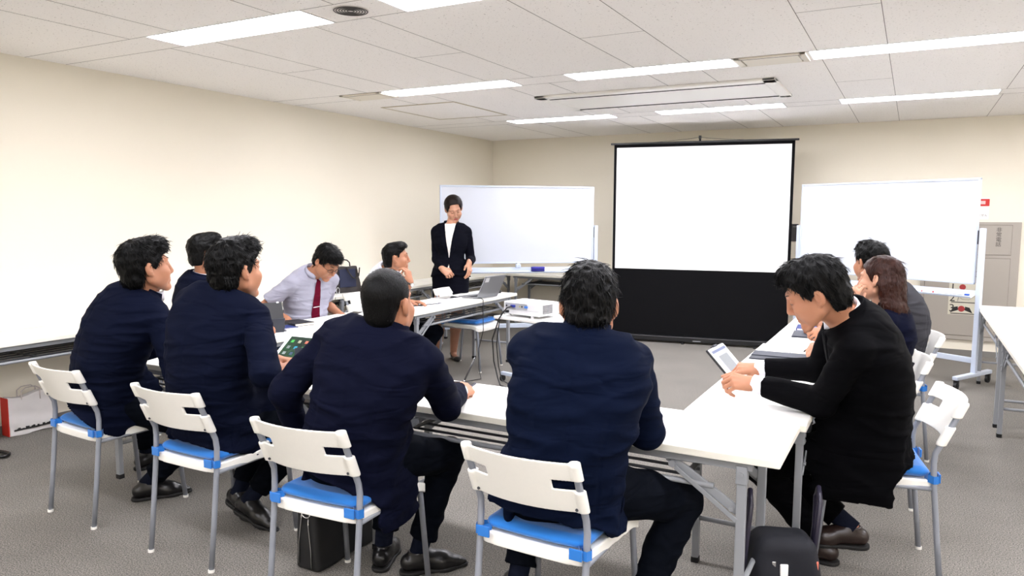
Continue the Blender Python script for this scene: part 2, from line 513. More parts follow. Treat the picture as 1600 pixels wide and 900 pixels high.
M_LAMP = mat('lit_diffuser', srgb(255, 255, 255), 0.5, emit=(srgb(248, 247, 255), PANEL_STRENGTH))
M_LFRAME = mat('white_light_trim', srgb(240, 240, 238), 0.4)
lamp_labels = {
 (0, 2): 'large lit ceiling panel nearest the left wall, at the front left',
 (1, 2): 'lit ceiling panel cut by the top edge beside the round speaker grille',
 (0, 3): 'lit ceiling panel between the small vent and the access hatch row, left of middle row',
 (1, 3): 'lit ceiling panel in front of the long air conditioner, left of the square vent',
 (2, 3): 'long lit ceiling panel right of the square vent, running out of the photo at right',
 (0, 4): 'lit ceiling panel nearest the room corner in the farthest row',
 (1, 4): 'lit ceiling panel behind the air conditioner, above the projection screen',
 (2, 4): 'lit ceiling panel in the farthest row above the right whiteboard'}
fill = MB()
for ri, y in enumerate(rowsY):
    x_prev = XL
    for c in range(-1, 5):
        x0 = L0+LP*c; x1 = x0+LL
        if c == -1: continue
        if x0 > XR: break
        x1 = min(x1, XR)
        if x1-x0 < .5: continue
        r = empty('ceiling_light', (x0, y, ZC))
        tag(r, lamp_labels.get((c, ri), 'lit ceiling panel outside the photo'), 'ceiling light', 'recessed ceiling lights')
        f = MB(); w, h = x1-x0, LW_
        f.box((0, 0, -.002), (w, .006, .05)); f.box((0, h-.006, -.002), (w, h, .05))
        f.box((0, 0, -.002), (.012, h, .05)); f.box((w-.012, 0, -.002), (w, h, .05)); f.box((0, 0, .05), (w, h, .06))
        f.build('light_frame', M_LFRAME, r)
        d = MB(); d.box((.013, .007, .008), (w-.013, h-.007, .016)); d.build('diffuser', M_LAMP, r)
        # strip filler between fixtures
        fill.box((x_prev, y, ZC), (x0, y+LW_, ZC+.02)); x_prev = x1
    if x_prev < XR: fill.box((x_prev, y, ZC), (XR, y+LW_, ZC+.02))
tag(fill.build('trim_2', M_CEIL), kind='structure')
b = MB()
for y in rowsY:
    for c in range(0, 5):
        for xx in (L0+LP*c, L0+LP*c+LL):
            if xx < XR: b.box((xx-.0015, y, ZC-.001), (xx+.0015, y+LW_, ZC))
tag(b.build('trim_3', M_SEAM), kind='structure')

# vents, cassette, hatch, speaker
M_VENT = mat('cream_vent', srgb(222, 215, 200), 0.5)
M_DARK = mat('dark_gap', srgb(30, 29, 28), 0.9)
def vent(x0, x1, y0, y1, label):
    r = empty('ceiling_vent', (x0, y0, ZC)); w, h = x1-x0, y1-y0
    f = MB()
    for lo, hi in (((0, 0), (w, .03)), ((0, h-.03), (w, h)), ((0, 0), (.04, h)), ((w-.04, 0), (w, h))):
        f.box((lo[0], lo[1], -.012), (hi[0], hi[1], -.0005), .003)
    f.build('vent_frame', M_VENT, r)
    p = MB(); p.box((.05, .035, -.012), (w-.05, h-.03, -.002), .002); p.build('vent_blade', M_VENT, r)
    g = MB(); g.box((.03, .026, -.0123), (w-.03, .036, -.0005)); g.build('vent_gap', M_DARK, r)
    tag(r, label, 'ceiling vent', 'ceiling air vents'); return r
y3 = rowsY[3]
vent(L0+LP+LL+.01, L0+2*LP-.01, y3, y3+LW_, 'square cream ceiling vent between two lit panels, above the air conditioner')
vent(L0-.46, L0-.01, y3, y3+LW_, 'small cream ceiling vent near the left wall, beside a lit panel')

r = empty('air_conditioner', (-2.005, 6.45, ZC))
tag(r, 'long cream ceiling cassette air conditioner with two slots, above the middle of the room', 'air conditioner')
M_AC = mat('white_ac_plastic', srgb(238, 236, 230), 0.4)
b = MB(); W, H = 1.025, .45
b.box((-W, -H, -.022), (W, -H+.11, -.0005), .006); b.box((-W, H-.07, -.022), (W, H, -.0005), .006)
b.box((-W, -H, -.022), (-W+.10, H, -.0005), .006); b.box((W-.10, -H, -.022), (W, H, -.0005), .006)
b.build('fascia', M_AC, r)
b = MB(); b.box((-W+.16, -H+.16, -.006), (W-.16, H-.12, -.0005)); b.build('slot_gap', M_DARK, r)
b = MB(); b.box((-W+.10, -H+.122, -.02), (W-.10, H-.085, -.006), .003); b.build('intake_panel', M_AC, r)
b = MB(); b.box((-W+.098, -H+.106, -.0240), (W-.098, -H+.134, -.004)); b.build('air_slot', M_DARK, r)
b = MB(); b.box((-W+.098, H-.094, -.0240), (W-.098, H-.066, -.004)); b.build('air_slot', M_DARK, r)

r = empty('access_hatch', (-4.262, 6.45, ZC))
tag(r, 'square ceiling access hatch with a thin cream rim, near the left wall', 'hatch')
b = MB()
for lo, hi in (((-.43, -.52), (.43, -.496)), ((-.43, .496), (.43, .52)), ((-.43, -.52), (-.412, .52)), ((.412, -.52), (.43, .52))):
    b.box((lo[0], lo[1], -.004), (hi[0], hi[1], -.0004))
b.build('hatch_rim', mat('tan_rim', srgb(176, 162, 132), 0.5), r)
b = MB(); b.box((-.418, -.508, -.002), (.418, .508, -.0004)); b.build('hatch_panel', M_CEIL, r)

r = empty('ceiling_speaker', (-2.62, 3.075, ZC-.0002))
tag(r, 'round perforated speaker grille in the ceiling beside the front lights', 'speaker')
b = MB(); b.disc((0, 0, -.002), .092, .004, seg=40); b.build('speaker_plate', mat('speaker_plate_grey', srgb(205, 201, 196), 0.6), r)
b = MB()
for rad in (.018, .032, .046, .060, .074, .086):
    pts = [(rad*math.cos(a), rad*math.sin(a), -.0045) for a in np.linspace(0, 2*math.pi, 40, endpoint=False)]
    b.tube(pts, .0028, 6, closed=True)
b.build('grille_rings', mat('speaker_dark', srgb(70, 68, 66), 0.7), r)
# ------------------------------------------------------------------ folding tables
TH = 0.70
def make_table(L, W=0.475):
    """long along local x, centred; top at TH"""
    r = empty('folding_table')
    b = MB(); b.box((-L/2, -W/2, TH-.03), (L/2, W/2, TH), .004, 2)
    t = b.build('tabletop', [M_WHITE], r)
    b = MB()
    for s in (-1, 1):
        b.box((-L/2-.0008, s*W/2-.0008 if s > 0 else -W/2-.0008, TH-.027), (L/2+.0008, s*W/2+.0008 if s > 0 else -W/2+.0008, TH-.004))
    for s in (-1, 1):
        b.box((s*L/2-.0008, -W/2, TH-.027), (s*L/2+.0008, W/2, TH-.004))
    b.build('edge_band', M_EDGE, r)
    yi = W/2-.035
    for s in (-1, 1):
        b = MB(); b.box((-L/2+.09, s*yi-.012, TH-.06), (L/2-.09, s*yi+.012, TH-.03), .002)
        b.build('apron_rail', M_STEEL, r)
    b = MB()
    for k in range(5):
        y = -yi+.05+k*(2*yi-.1)/4
        b.tube([(-L/2+.30, y, TH-.128), (L/2-.30, y, TH-.128)], .006, 8)
    for x in (-L/2+.32, 0, L/2-.32):
        b.box((x-.012, -yi+.02, TH-.122), (x+.012, yi-.02, TH-.116))
    b.build('shelf_rack', M_STEELD, r)
    for s in (-1, 1):
        b = MB(); b.tube([(-L/2+.22, s*yi, TH-.135), (L/2-.22, s*yi, TH-.135)], .010, 10); b.build('shelf_rail', M_STEEL, r)
        for e in (-1, 1):   # hangers of the shelf
            pass
    for e in (-1, 1):
        xl = e*(L/2-.125)
        for s in (-1, 1):
            b = MB(); b.box((xl-.016, s*yi-.014, .022), (xl+.016, s*yi+.014, TH-.05), .003)
            g = b.build('leg', M_STEEL, r)
            b = MB(); b.box((xl-.018, s*yi-.016, 0), (xl+.018, s*yi+.016, .026), .003); b.build('leg_cap', M_BLACKR, g)
            b = MB(); b.box((xl-.019, s*yi-.018, TH-.11), (xl+.019, s*yi+.018, TH-.045), .003)
            b.disc((xl, s*(yi+.019), TH-.075), .008, .006, 'y', 12); b.build('leg_bracket', M_STEEL, g)
            # folding brace
            b = MB()
            b.bar((xl-e*.26, s*(yi-.004), TH-.055), (xl-e*.012, s*(yi-.004), TH-.21), .032, .012, (0, 1, 0), .002)
            b.bar((xl-e*.23, s*(yi+.014), TH-.085), (xl-e*.012, s*(yi+.014), TH-.24), .016, .006, (0, 1, 0), .002)
            b.disc((xl-e*.03, s*(yi+.019), TH-.20), .008, .008, 'y', 12)
            b.disc((xl-e*.24, s*(yi+.010), TH-.075), .012, .02, 'y', 12)
            b.build('folding_brace', M_STEEL, r)
        b = MB(); b.tube([(xl, -yi+.012, .20), (xl, yi-.012, .20)], .010, 10); b.build('crossbar', M_STEEL, r)
    return r
def place_table(proto, x, y, rz, label, first=[True]):
    if first[0]: o = proto; first[0] = False
    else: o = copy_tree(proto)
    o.location = (x, y, 0); o.rotation_euler = (0, 0, rz)
    tag(o, label, 'table', 'white folding tables'); return o
TL = 1.83
T0 = make_table(TL)
place_table(T0, -.345-TL/2, 2.728, 0, 'white folding table at the front right, meeting the right table at its corner')
place_table(T0, -.345-TL*1.5-.01, 2.728, 0, 'white folding table at the front left under the white tablet')
place_table(T0, -.56, 2.975+TL/2, R(90), 'white folding table on the right where the person in black holds a tablet')
place_table(T0, -.545, 2.985+TL*1.5, R(90), 'farther white folding table on the right where the person with a wristwatch leans')
place_table(T0, -3.80, 2.975+TL/2, R(90), 'white folding table on the left in front of the person with the red tie')
place_table(T0, -3.78, 3.0+TL*1.5, R(90), 'white folding table on the left carrying the laptop')
for k, lb in enumerate(['white folding table along the left wall, nearest to the camera',
                        'white folding table along the left wall behind the three people in navy suits',
                        'white folding table along the left wall carrying the dark handbag',
                        'white folding table along the left wall at the room corner']):
    place_table(T0, -5.367+.245, 1.755+TL/2+k*(TL+.015), R(90), lb)
place_table(T0, -4.86+TL/2, 9.318-.25, 0, 'white folding table against the back wall behind the left whiteboard')
place_table(T0, .79, 6.07+TL/2, R(90), 'white folding table at far right, the farther one beside the whiteboard foot')
place_table(T0, .79, 6.05-TL/2, R(90), 'white folding table at the right edge of the photo, the nearer one')

# ------------------------------------------------------------------ chairs
def make_chair():
    """faces local +y, origin under the seat centre"""
    r = empty('stacking_chair')
    # seat shell
    v = Vol((-.23, -.23, .37), (.23, .24, .47), .004)
    def seat(X, Y, Z):
        wx = .205-.012*np.clip((-Y)/.2, -1, 1); 
        zc = .437+.006*(X/.2)**2-.030*np.clip((Y-.13)/.09, 0, 1.3)**2
        hx = np.abs(X)-(wx-.03); hy = np.abs(Y-.005)-(.212-.03)
        d2 = np.sqrt(np.maximum(hx, 0)**2+np.maximum(hy, 0)**2)+np.minimum(np.maximum(hx, hy), 0)-.03
        top = Z-zc-.007; bot = zc-.007-Z
        lip = np.maximum(np.abs(d2+.006)-.006, np.maximum(Z-zc-.007, zc-.030-Z))
        return np.minimum(np.maximum(d2, np.maximum(top, bot)), lip)
    v.func((-.24, -.24, .36), (.24, .25, .48), seat)
    v.build('seat', M_CHAIRW, r)
    # back tubes running down into the rear legs
    def rear(sx):
        x = sx*.195
        return [(x*1.0, -.245, .008), (x, -.222, .22), (x, -.200, .44), (x, -.196, .52), (x*.99, -.200, .56), (x*.99, -.222, .61), (x*.99, -.262, .70), (x*.99, -.288, .762)]
    for sx in (-1, 1):
        b = MB(); b.tube(rear(sx), .0115, 12); l = b.build('rear_leg', M_TUBE, r)
        b = MB(); b.disc((sx*.195, -.246, .006), .0135, .012, seg=14); b.build('foot_cap', M_CHAIRW, l)
    for sx in (-1, 1):
        b = MB(); b.tube([(sx*.205, .235, .008), (sx*.193, .195, .40), (sx*.192, .175, .417)], .0115, 12); l = b.build('front_leg', M_TUBE, r)
        b = MB(); b.disc((sx*.205, .236, .006), .0135, .012, seg=14); b.build('foot_cap', M_CHAIRW, l)
    b = MB()
    for sx in (-1, 1): b.tube([(sx*.193, -.197, .415), (sx*.19, .18, .415)], .010, 10)
    b.tube([(-.19, -.15, .415), (.19, -.15, .415)], .009, 10); b.tube([(-.19, .12, .412), (.19, .12, .412)], .009, 10)
    b.build('seat_frame', M_TUBE, r)
    # backrest: curved sheet with two side slots and tube sleeves
    v = Vol((-.235, -.36, .54), (.235, -.17, .80), .0032)
    def yt(Z): return -.222-(Z-.61)*.43
    def sheet(X, Y, Z):
        yc = yt(Z)-.040*(1-(X/.2)**2)
        hz = np.abs(Z-.683)-.0875; hx = np.abs(X)-.197
        d = np.maximum(np.maximum(np.abs(Y-yc)-.0048, hz), hx)
        slot = np.maximum(np.abs(np.abs(X)-.17)-.055, np.abs(Z-.693)-.0165)
        return np.maximum(d, -slot)
    v.func((-.24, -.37, .53), (.24, -.16, .81), sheet)
    for sx in (-1, 1):
        x = sx*.193
        v.cap((x, yt(.71), .71), (x, yt(.766), .766), .0185, .0180, k=.006, cut=[((0, 0, .712), (0, 0, -1)), ((0, 0, .774), (0, 0, 1))])
        v.cap((x, yt(.60), .60), (x, yt(.67), .67), .0185, .0185, k=.006, cut=[((0, 0, .596), (0, 0, -1)), ((0, 0, .674), (0, 0, 1))])
    bk = v.build('backrest', M_CHAIRW, r)
    b = MB()
    for sx in (-1, 1): b.disc((sx*.178, yt(.607)-.012, .607), .005, .014, 'y', 12)
    b.build('back_screw', M_STEELD, bk)
    # cushion with ties
    v = Vol((-.21, -.22, .43), (.21, .21, .50), .0045)
    def cush(X, Y, Z):
        hx = np.abs(X)-(.190-.04); hy = np.abs(Y-.0)-(.192-.04)
        d2 = np.sqrt(np.maximum(hx, 0)**2+np.maximum(hy, 0)**2)+np.minimum(np.maximum(hx, hy), 0)-.04
        zc = .469+.005*(X/.2)**2
        th = .0225*np.sqrt(np.clip(-d2/.03, 0.02, 1))
        return np.maximum(d2, np.abs(Z-zc)-th)*.9
    v.func((-.22, -.22, .42), (.22, .22, .51), cush)
    cu = v.build('cushion', M_BLUE, r)
    for sx in (-1, 1):
        b = MB()
        pts = [(sx*.160, -.185, .458), (sx*.180, -.216, .456), (sx*.203, -.216, .455), (sx*.212, -.196, .455), (sx*.195, -.178, .458), (sx*.165, -.172, .460)]
        V = []
        n = len(pts)
        for i, p in enumerate(pts):
            V.append([b.bm.verts.new((p[0], p[1], p[2]-.016)), b.bm.verts.new((p[0], p[1], p[2]+.016))])
        for i in range(n-1): b.bm.faces.new((V[i][0], V[i+1][0], V[i+1][1], V[i][1]))
        bmesh.ops.solidify(b.bm, geom=list(b.bm.faces), thickness=.004)
        b.box((sx*.168-.022, -.226, .438), (sx*.168+.022, -.219, .474), .002)
        b.build('cushion_tie', M_BLUE, cu)
    return r
CH0 = make_chair()
_cf = [True]
def place_chair(x, y, rz, label):
    if _cf[0]: o = CH0; _cf[0] = False
    else: o = copy_tree(CH0)
    o.location = (x, y, 0); o.rotation_euler = (0, 0, R(rz)); tag(o, label, 'chair', 'white plastic chairs with blue cushions'); return o
place_chair(-3.545, 2.295, -3, 'white chair with blue cushion at far left, beside the paper shopping bag')
place_chair(-2.715, 2.262, 0, 'white chair with blue cushion under the person whose hands are clasped by the white tablet')
place_chair(-1.865, 2.140, 3, 'white chair with blue cushion standing over the black briefcase')
place_chair(-1.025, 2.247, -2, 'white chair with blue cushion at the bottom middle, largest of the chairs')
place_chair(-.110, 3.475, 101, 'white chair with blue cushion at right, nearest one, under the person in black')
place_chair(-.215, 4.34, 101, 'white chair at right under the person with long brown hair')
place_chair(-.133, 5.246, 101, 'white chair at right, farthest of the row, under the person in grey')
place_chair(-3.79, 6.15, -90, 'empty white chair with blue cushion pushed under the left table by the projector')
place_chair(-4.245, 5.36, -90, 'white chair behind the left table, beside the person in the white shirt')
place_chair(-4.25, 4.33, -78, 'white chair under the person with the red tie')
place_chair(-4.22, 3.40, -80, 'white chair under the person hidden behind another person at the left tables')

# ------------------------------------------------------------------ whiteboards
def board(P0, P1, z0, z1, post_top, name_label, items, tray_z, base_z=0.0):
    """P0,P1: left and right ends of the panel on plan, seen from the front"""
    P0 = Vector(P0); P1 = Vector(P1); d = (P1-P0); Wd = d.length; ang = math.atan2(d.y, d.x)
    r = empty('whiteboard', (P0.x, P0.y, 0), ang)
    tag(r, name_label, 'whiteboard', 'whiteboards on wheels')
    b = MB(); b.box((.012, -.008, z0+.012), (Wd-.012, .012, z1-.012)); b.build('panel', M_BOARD, r)
    b = MB()
    for lo, hi in (((0, z0), (Wd, z0+.018)), ((0, z1-.018), (Wd, z1)), ((0, z0), (.018, z1)), ((Wd-.018, z0), (Wd, z1))):
        b.box((lo[0], -.014, lo[1]), (hi[0], .016, hi[1]), .003)
    b.build('panel_frame', M_ALU, r)
    for sx, x in ((-1, -.030), (1, Wd+.035)):
        b = MB(); b.box((x-.022, -.005, .10), (x+.022, .035, post_top), .006)
        g = b.build('post', M_ALU, r)
        b = MB(); b.box((x-.03*sx-.012, 0, post_top-.14), (x-.03*sx+.012, .02, post_top-.02), .002); b.build('pivot', M_STEELD, g)
        b = MB(); b.bar((x, -.30, .10), (x, .30, .10), .05, .035, (0, 0, 1), .008)
        f = b.build('foot', M_ALU, r)
        for yy in (-.27, .27):
            b = MB(); b.disc((x, yy, .032), .032, .022, 'x', 20); b.disc((x, yy, .032), .012, .034, 'x', 12)
            b.box((x-.02, yy-.014, .045), (x+.02, yy+.014, .085), .004); b.build('caster', M_BLACK, f)
    b = MB(); b.box((-.04, 0, .20), (Wd+.03, .03, .25), .005); b.build('stretcher', M_ALU, r)
    b = MB()
    V = []
    for x in (-.01, Wd+.01):
        V.append([b.bm.verts.new((x, y, tray_z+z)) for y, z in ((.015, .05), (.005, .012), (-.07, -.012), (-.078, .002))])
    for k in range(3): b.bm.faces.new((V[0][k], V[1][k], V[1][k+1], V[0][k+1]))
    bmesh.ops.solidify(b.bm, geom=list(b.bm.faces), thickness=.004)
    b.build('tray', M_ALU, r)
    b = MB(); b.box((Wd*.50-.03, -.03, tray_z+.045), (Wd*.50+.03, .02, tray_z+.085), .008); b.box((Wd*.50-.018, -.022, tray_z+.08), (Wd*.50+.018, .0, z0+.012), .004); b.build('tray_clip', M_ALU, r)
    return r, ang
rL, aL = board((-4.65, 6.90), (-3.28, 8.05), .945, 1.825, 1.38, 'white wheeled whiteboard on the left behind the standing person', None, .85)
rR, aR = board((-1.07, 8.55), (.50, 7.66), .905, 1.838, 1.40, 'white wheeled whiteboard on the right behind the row of people in dark suits', None, .80)

def on_tray(root, ang, x, y, z):
    c, s = math.cos(ang), math.sin(ang)
    return (root.location.x+c*x-s*y, root.location.y+s*x+c*y, z)
p = on_tray(rL, aL, 1.12, -.036, .857)
r = empty('board_eraser', p, aL); tag(r, 'dark blue felt eraser lying on the tray of the left whiteboard', 'eraser')
b = MB(); b.box((-.075, -.022, .0), (.075, .022, .022), .004); b.build('felt', mat('navy_felt', srgb(38, 38, 120), .9), r)
b = MB(); b.box((-.077, -.024, .022), (.077, .024, .05), .008); b.build('grip', mat('navy_plastic', srgb(52, 48, 150), .5), r)
def marker(root, ang, x, y, z, colname, label, group):
    r = empty('marker', on_tray(root, ang, x, y, z), ang+R(2)); tag(r, label, 'marker', group)
    b = MB(); b.tube([(-.06, 0, .009), (.03, 0, .009)], .008, 10); b.build('barrel', M_PAPER, r)
    b = MB(); b.tube([(.03, 0, .009), (.068, 0, .009)], .0085, 10); b.build('cap', colname, r)
MK = {'black': mat('marker_black', srgb(25, 25, 28), .4), 'red': mat('marker_red', srgb(205, 30, 38), .4), 'blue': mat('marker_blue', srgb(30, 80, 190), .4), 'green': mat('marker_green', srgb(60, 130, 70), .4), 'orange': mat('marker_orange', srgb(220, 130, 50), .4)}
marker(rL, aL, 1.48, -.036, .852, MK['black'], 'black capped marker on the tray of the left whiteboard', 'markers on the whiteboard trays')
for x, c, lb in ((1.250, 'green', 'green capped marker at the left of the right whiteboard tray'), (1.350, 'red', 'red capped marker just right of the green marker on the right whiteboard tray'),
              (1.450, 'red', 'red capped marker near the middle of the right whiteboard tray, between two others'), (1.555, 'orange', 'orange capped marker on the right whiteboard tray'),
              (1.640, 'blue', 'blue capped marker on the right whiteboard tray, second from the post'), (1.730, 'blue', 'blue capped marker on the right whiteboard tray, nearest the post')):
    marker(rR, aR, x, -.066, .806, MK[c], lb, 'markers on the whiteboard trays')

# ------------------------------------------------------------------ projection screen
P0 = Vector((-3.165, 8.39)); P1 = Vector((-1.185, 8.71)); d = P1-P0; WS = d.length; aS = math.atan2(d.y, d.x)
r = empty('projection_screen', (P0.x, P0.y, 0), aS)
tag(r, 'tall floor standing projection screen, white above a black drop', 'projection screen')
ztop = 2.325
b = MB(); b.box((.03, -.002, .86), (WS-.03, .002, ztop-.03)); b.build('white_field', M_SCREEN, r)
b = MB()
b.box((0, -.003, .07), (WS, .001, .868)); b.box((0, -.003, .86), (.032, .003, ztop)); b.box((WS-.032, -.003, .86), (WS, .003, ztop)); b.box((0, -.003, ztop-.034), (WS, .003, ztop))
b.build('black_border', M_SCRB, r)
b = MB(); b.box((-.04, -.014, ztop), (WS+.04, .014, ztop+.022), .004); b.build('top_bar', M_BLACK, r)
b = MB(); b.box((-.06, -.045, .018), (WS+.06, .045, .085), .012); cs = b.build('case', M_BLACK, r)
b = MB(); b.box((WS/2-.03, -.047, .035), (WS/2+.06, -.044, .045)); b.build('case_badge', M_STEEL, cs)
b = MB(); b.box((WS/2-.16, -.09, 0), (WS/2-.13, .12, .02), .004); b.build('foot', M_BLACK, cs)
b = MB(); b.box((WS*.82, -.09, 0), (WS*.82+.03, .12, .02), .004); b.box((.2, -.09, 0), (.23, .12, .02), .004); b.build('foot', M_BLACK, cs)
b = MB(); b.tube([(WS*.49, .05, .08), (WS*.49, .05, ztop+.075)], .012, 10); b.box((WS*.49-.014, .015, ztop+.05), (WS*.49+.014, .055, ztop+.085), .003); b.build('mast', M_BLACK, r)
b = MB()
for e in (-1, 1):
    pts = [(WS*.49, .02, ztop+.068), (WS*.49+e*.10, .012, ztop+.052), (WS*.49+e*.30, .008, ztop+.035), (WS*.49+e*.52, .006, ztop+.02)]
    b.tube(pts, .0022, 6)
b.build('hanger_wire', M_BLACK, r)

# ------------------------------------------------------------------ back wall fittings
r = empty('hydrant_cabinet', (.55, YB, 0)); tag(r, 'beige steel hydrant and emergency phone cabinet set in the back wall behind the right whiteboard', 'cabinet')
b = MB(); b.box((-.45, -.03, .17), (.44, -.0005, 1.445), .004); body = b.build('cabinet_body', M_CAB, r)
b = MB(); b.box((-.41, -.036, .22), (.36, -.0305, 1.06), .003); dr = b.build('lower_door', M_CAB, r)
b = MB(); b.box((.06, -.036, 1.10), (.36, -.0305, 1.41), .003); du = b.build('phone_door', M_CAB, r)
b = MB(); b.box((-.41, -.036, 1.10), (.045, -.0305, 1.41), .003); b.build('bell_door', M_CAB, r)
b = MB(); b.box((-.413, -.0308, .215), (.363, -.0304, 1.065)); b.box((.055, -.0308, 1.095), (.363, -.0304, 1.415)); b.build('door_gap', mat('cabinet_gap', srgb(120, 112, 104), .8), body)
b = MB(); b.box((.095, -.044, 1.21), (.125, -.036, 1.32), .002); b.build('door_pull', M_STEEL, du)
FACE = Matrix.Rotation(R(90), 4, 'X')
INKF = mat('grey_ink', srgb(70, 66, 62), .7)
text_mesh('phone_lettering', ['非', '常', '電', '話'], .052, INKF, du, Matrix.Translation((.245, -.0368, 1.285)) @ FACE, vertical=True)
text_mesh('hydrant_lettering', ['消', '火', '栓'][2], .10, INKF, dr, Matrix.Translation((.075, -.0368, .895)) @ FACE)
r = empty('instruction_sticker', (.53, YB-.0367, .58)); tag(r, 'pale sticker numbered 1 2 3 with red and black pictures on the beige cabinet door', 'sticker')
b = MB(); b.box((-.155, -.0008, -.135), (.15, 0.0, .215)); b.build('sheet', mat('sticker_sheet', srgb(206, 202, 184), .6), r)
for i, ch in enumerate('123'):
    text_mesh('numeral', ch, .115, M_INK, r, Matrix.Translation((-.12, -.0012, .155-.112*i)) @ FACE)
for zz, rr_ in ((.165, .030), (-.07, .032)):
    b = MB(); b.disc((-.03, -.0012, zz), rr_, .001, 'y', 20); b.build('red_mark', mat('sticker_red', srgb(160, 48, 48), .6), r)
b = MB()
b.tube([(-.07, -.0012, .075), (-.03, -.0012, .035), (.03, -.0012, .03), (.09, -.0012, .075)], .008, 6, flat=.15)
b.tube([(-.06, -.0012, .085), (-.068, -.0012, .015)], .010, 6, flat=.1)
b.build('black_picture', M_INK, r)
for e in (-1, 1):
    b = MB(); b.bm.faces.new([b.bm.verts.new(p) for p in ((-.03+e*.105, -.0015, -.115), (-.03+e*.030, -.0015, -.085), (-.03+e*.034, -.0015, -.045), (-.03+e*.075, -.0015, -.055))]); b.build('black_hand_picture', M_INK, r)
b = MB()
for z in (-.128, .105, -.006): b.box((-.13, -.0012, z), (.13, -.0008, z+.010))
b.build('small_print', INKF, r)

r = empty('alarm_notice', (.61, YB-.001, 1.60)); tag(r, 'white notice with a red square above the cabinet, half behind the right whiteboard', 'sign')
b = MB(); b.box((-.15, -.006, -.13), (.085, 0, .10), .002); b.build('notice_plate', mat('notice_white', srgb(244, 240, 236), .5), r)
b = MB(); b.box((-.04, -.0085, .012), (.085, -.0065, .088), .003); q = b.build('red_square', M_RED, r)
b = MB(); b.box((0, -.0098, .032), (.048, -.0087, .068), .001); b.build('pale_window', mat('pink_print', srgb(238, 190, 186), .5), q)
text_mesh('notice_lettering', 'ません', .028, INKF, r, Matrix.Translation((.03, -.0075, -.085)) @ FACE)

r = empty('wall_plate', (-1.245, YB-.001, 1.30)); tag(r, 'small dark control plate on the back wall at the right edge of the projection screen', 'switch plate')
b = MB(); b.box((-.06, -.014, -.10), (.052, 0, .105), .003); b.build('plate', mat('dark_plate', srgb(62, 60, 60), .5), r)
b = MB(); b.box((-.01, -.0155, .068), (.04, -.0142, .078)); b.build('indicator', mat('plate_print', srgb(130, 128, 126), .5), r)
# ------------------------------------------------------------------ people
CR = np.array([math.cos(CAM_YAW), math.sin(CAM_YAW), 0]); CF = np.array([-math.sin(CAM_YAW), math.cos(CAM_YAW), 0])
def D3(r, f, u): return tuple(r*CR+f*CF+np.array([0, 0, u]))
M_SKIN = mat('skin', srgb(170, 118, 90), 0.5, sss=0.12, spec=0.35, bump=(260, 0.05, 0.001))
M_SKINL = mat('skin_light', srgb(186, 138, 112), 0.5, sss=0.12, spec=0.35, bump=(260, 0.05, 0.001))
M_LIP = mat('lip', srgb(164, 100, 84), 0.45)
M_LIPR = mat('lip_rose', srgb(160, 74, 70), 0.4)
M_HAIRB = mat('black_hair', srgb(3, 3, 3), 0.45, spec=0.14, bump=(160, 0.5, 0.004, (1.6, 1.6, .35)))
M_HAIRBR = mat('brown_hair', srgb(44, 17, 7), 0.42, spec=0.2, noise=(40, 0.35), bump=(140, 0.5, 0.004, (1.6, 1.6, .3)))
M_EYEW = mat('eye_white', srgb(232, 228, 224), 0.3)
M_EYED = mat('eye_dark', srgb(30, 20, 16), 0.2)
def creased(name, col, *a, **k):
    fresh = name not in MATS
    m = mat(name, col, *a, **k)
    if not fresh: return m
    nt = m.node_tree; L = nt.links; b = nt.nodes['Principled BSDF']
    old = b.inputs['Normal'].links[0].from_node
    tc = nt.nodes.new('ShaderNodeTexCoord'); mp = nt.nodes.new('ShaderNodeMapping'); mp.inputs['Scale'].default_value = (1, 1, 3.2); mp.inputs['Rotation'].default_value = (.25, -.2, .3)
    n = nt.nodes.new('ShaderNodeTexNoise'); n.inputs['Scale'].default_value = 3.6; n.inputs['Detail'].default_value = 2.2; n.inputs['Distortion'].default_value = .6
    L.new(tc.outputs['Object'], mp.inputs[0]); L.new(mp.outputs[0], n.inputs['Vector'])
    cr = nt.nodes.new('ShaderNodeValToRGB'); cr.color_ramp.interpolation = 'B_SPLINE'
    e = cr.color_ramp.elements; e[0].position = .40; e[0].color = (1, 1, 1, 1); e[1].position = .60; e[1].color = (1, 1, 1, 1)
    x = e.new(.5); x.color = (0, 0, 0, 1)
    L.new(n.outputs['Fac'], cr.inputs[0])
    bp = nt.nodes.new('ShaderNodeBump'); bp.inputs['Strength'].default_value = .35; bp.inputs['Distance'].default_value = .014
    L.new(cr.outputs[0], bp.inputs['Height']); L.new(bp.outputs['Normal'], old.inputs['Normal'])
    return m
def cloth(name, col, **k):
    return creased(name, col, 0.85, spec=0.06, sheen=k.pop('sheen', 0.0), noise=(9, 0.12), bump=(420, 0.18, 0.0015), **k)
M_NAVY = cloth('navy_suit_wool', srgb(8, 13, 31))
M_NAVY2 = cloth('deep_navy_wool', srgb(9, 12, 30))
M_NAVYB = cloth('blue_navy_wool', srgb(6, 14, 34))
M_TROU = cloth('dark_navy_trouser', srgb(5, 8, 16))
M_BLKS = cloth('black_suit_wool', srgb(3, 3, 5))
M_GREYS = cloth('charcoal_grey_wool', srgb(56, 56, 60))
M_LADY = cloth('midnight_suit', srgb(8, 9, 18))
M_SHIRT = cloth('white_shirt', srgb(222, 223, 230))
M_SHIRTG = cloth('pale_grey_shirt', srgb(160, 160, 174))
M_BLOUSE = cloth('ivory_blouse', srgb(246, 236, 228))
M_TIE = cloth('wine_tie', srgb(88, 12, 34))
M_LEATH = mat('black_shoe_leather', srgb(16, 15, 16), 0.28, spec=0.5, bump=(90, 0.15, 0.002))
M_LEATHBR = mat('dark_brown_shoe_leather', srgb(38, 26, 22), 0.3, spec=0.5, bump=(90, 0.15, 0.002))
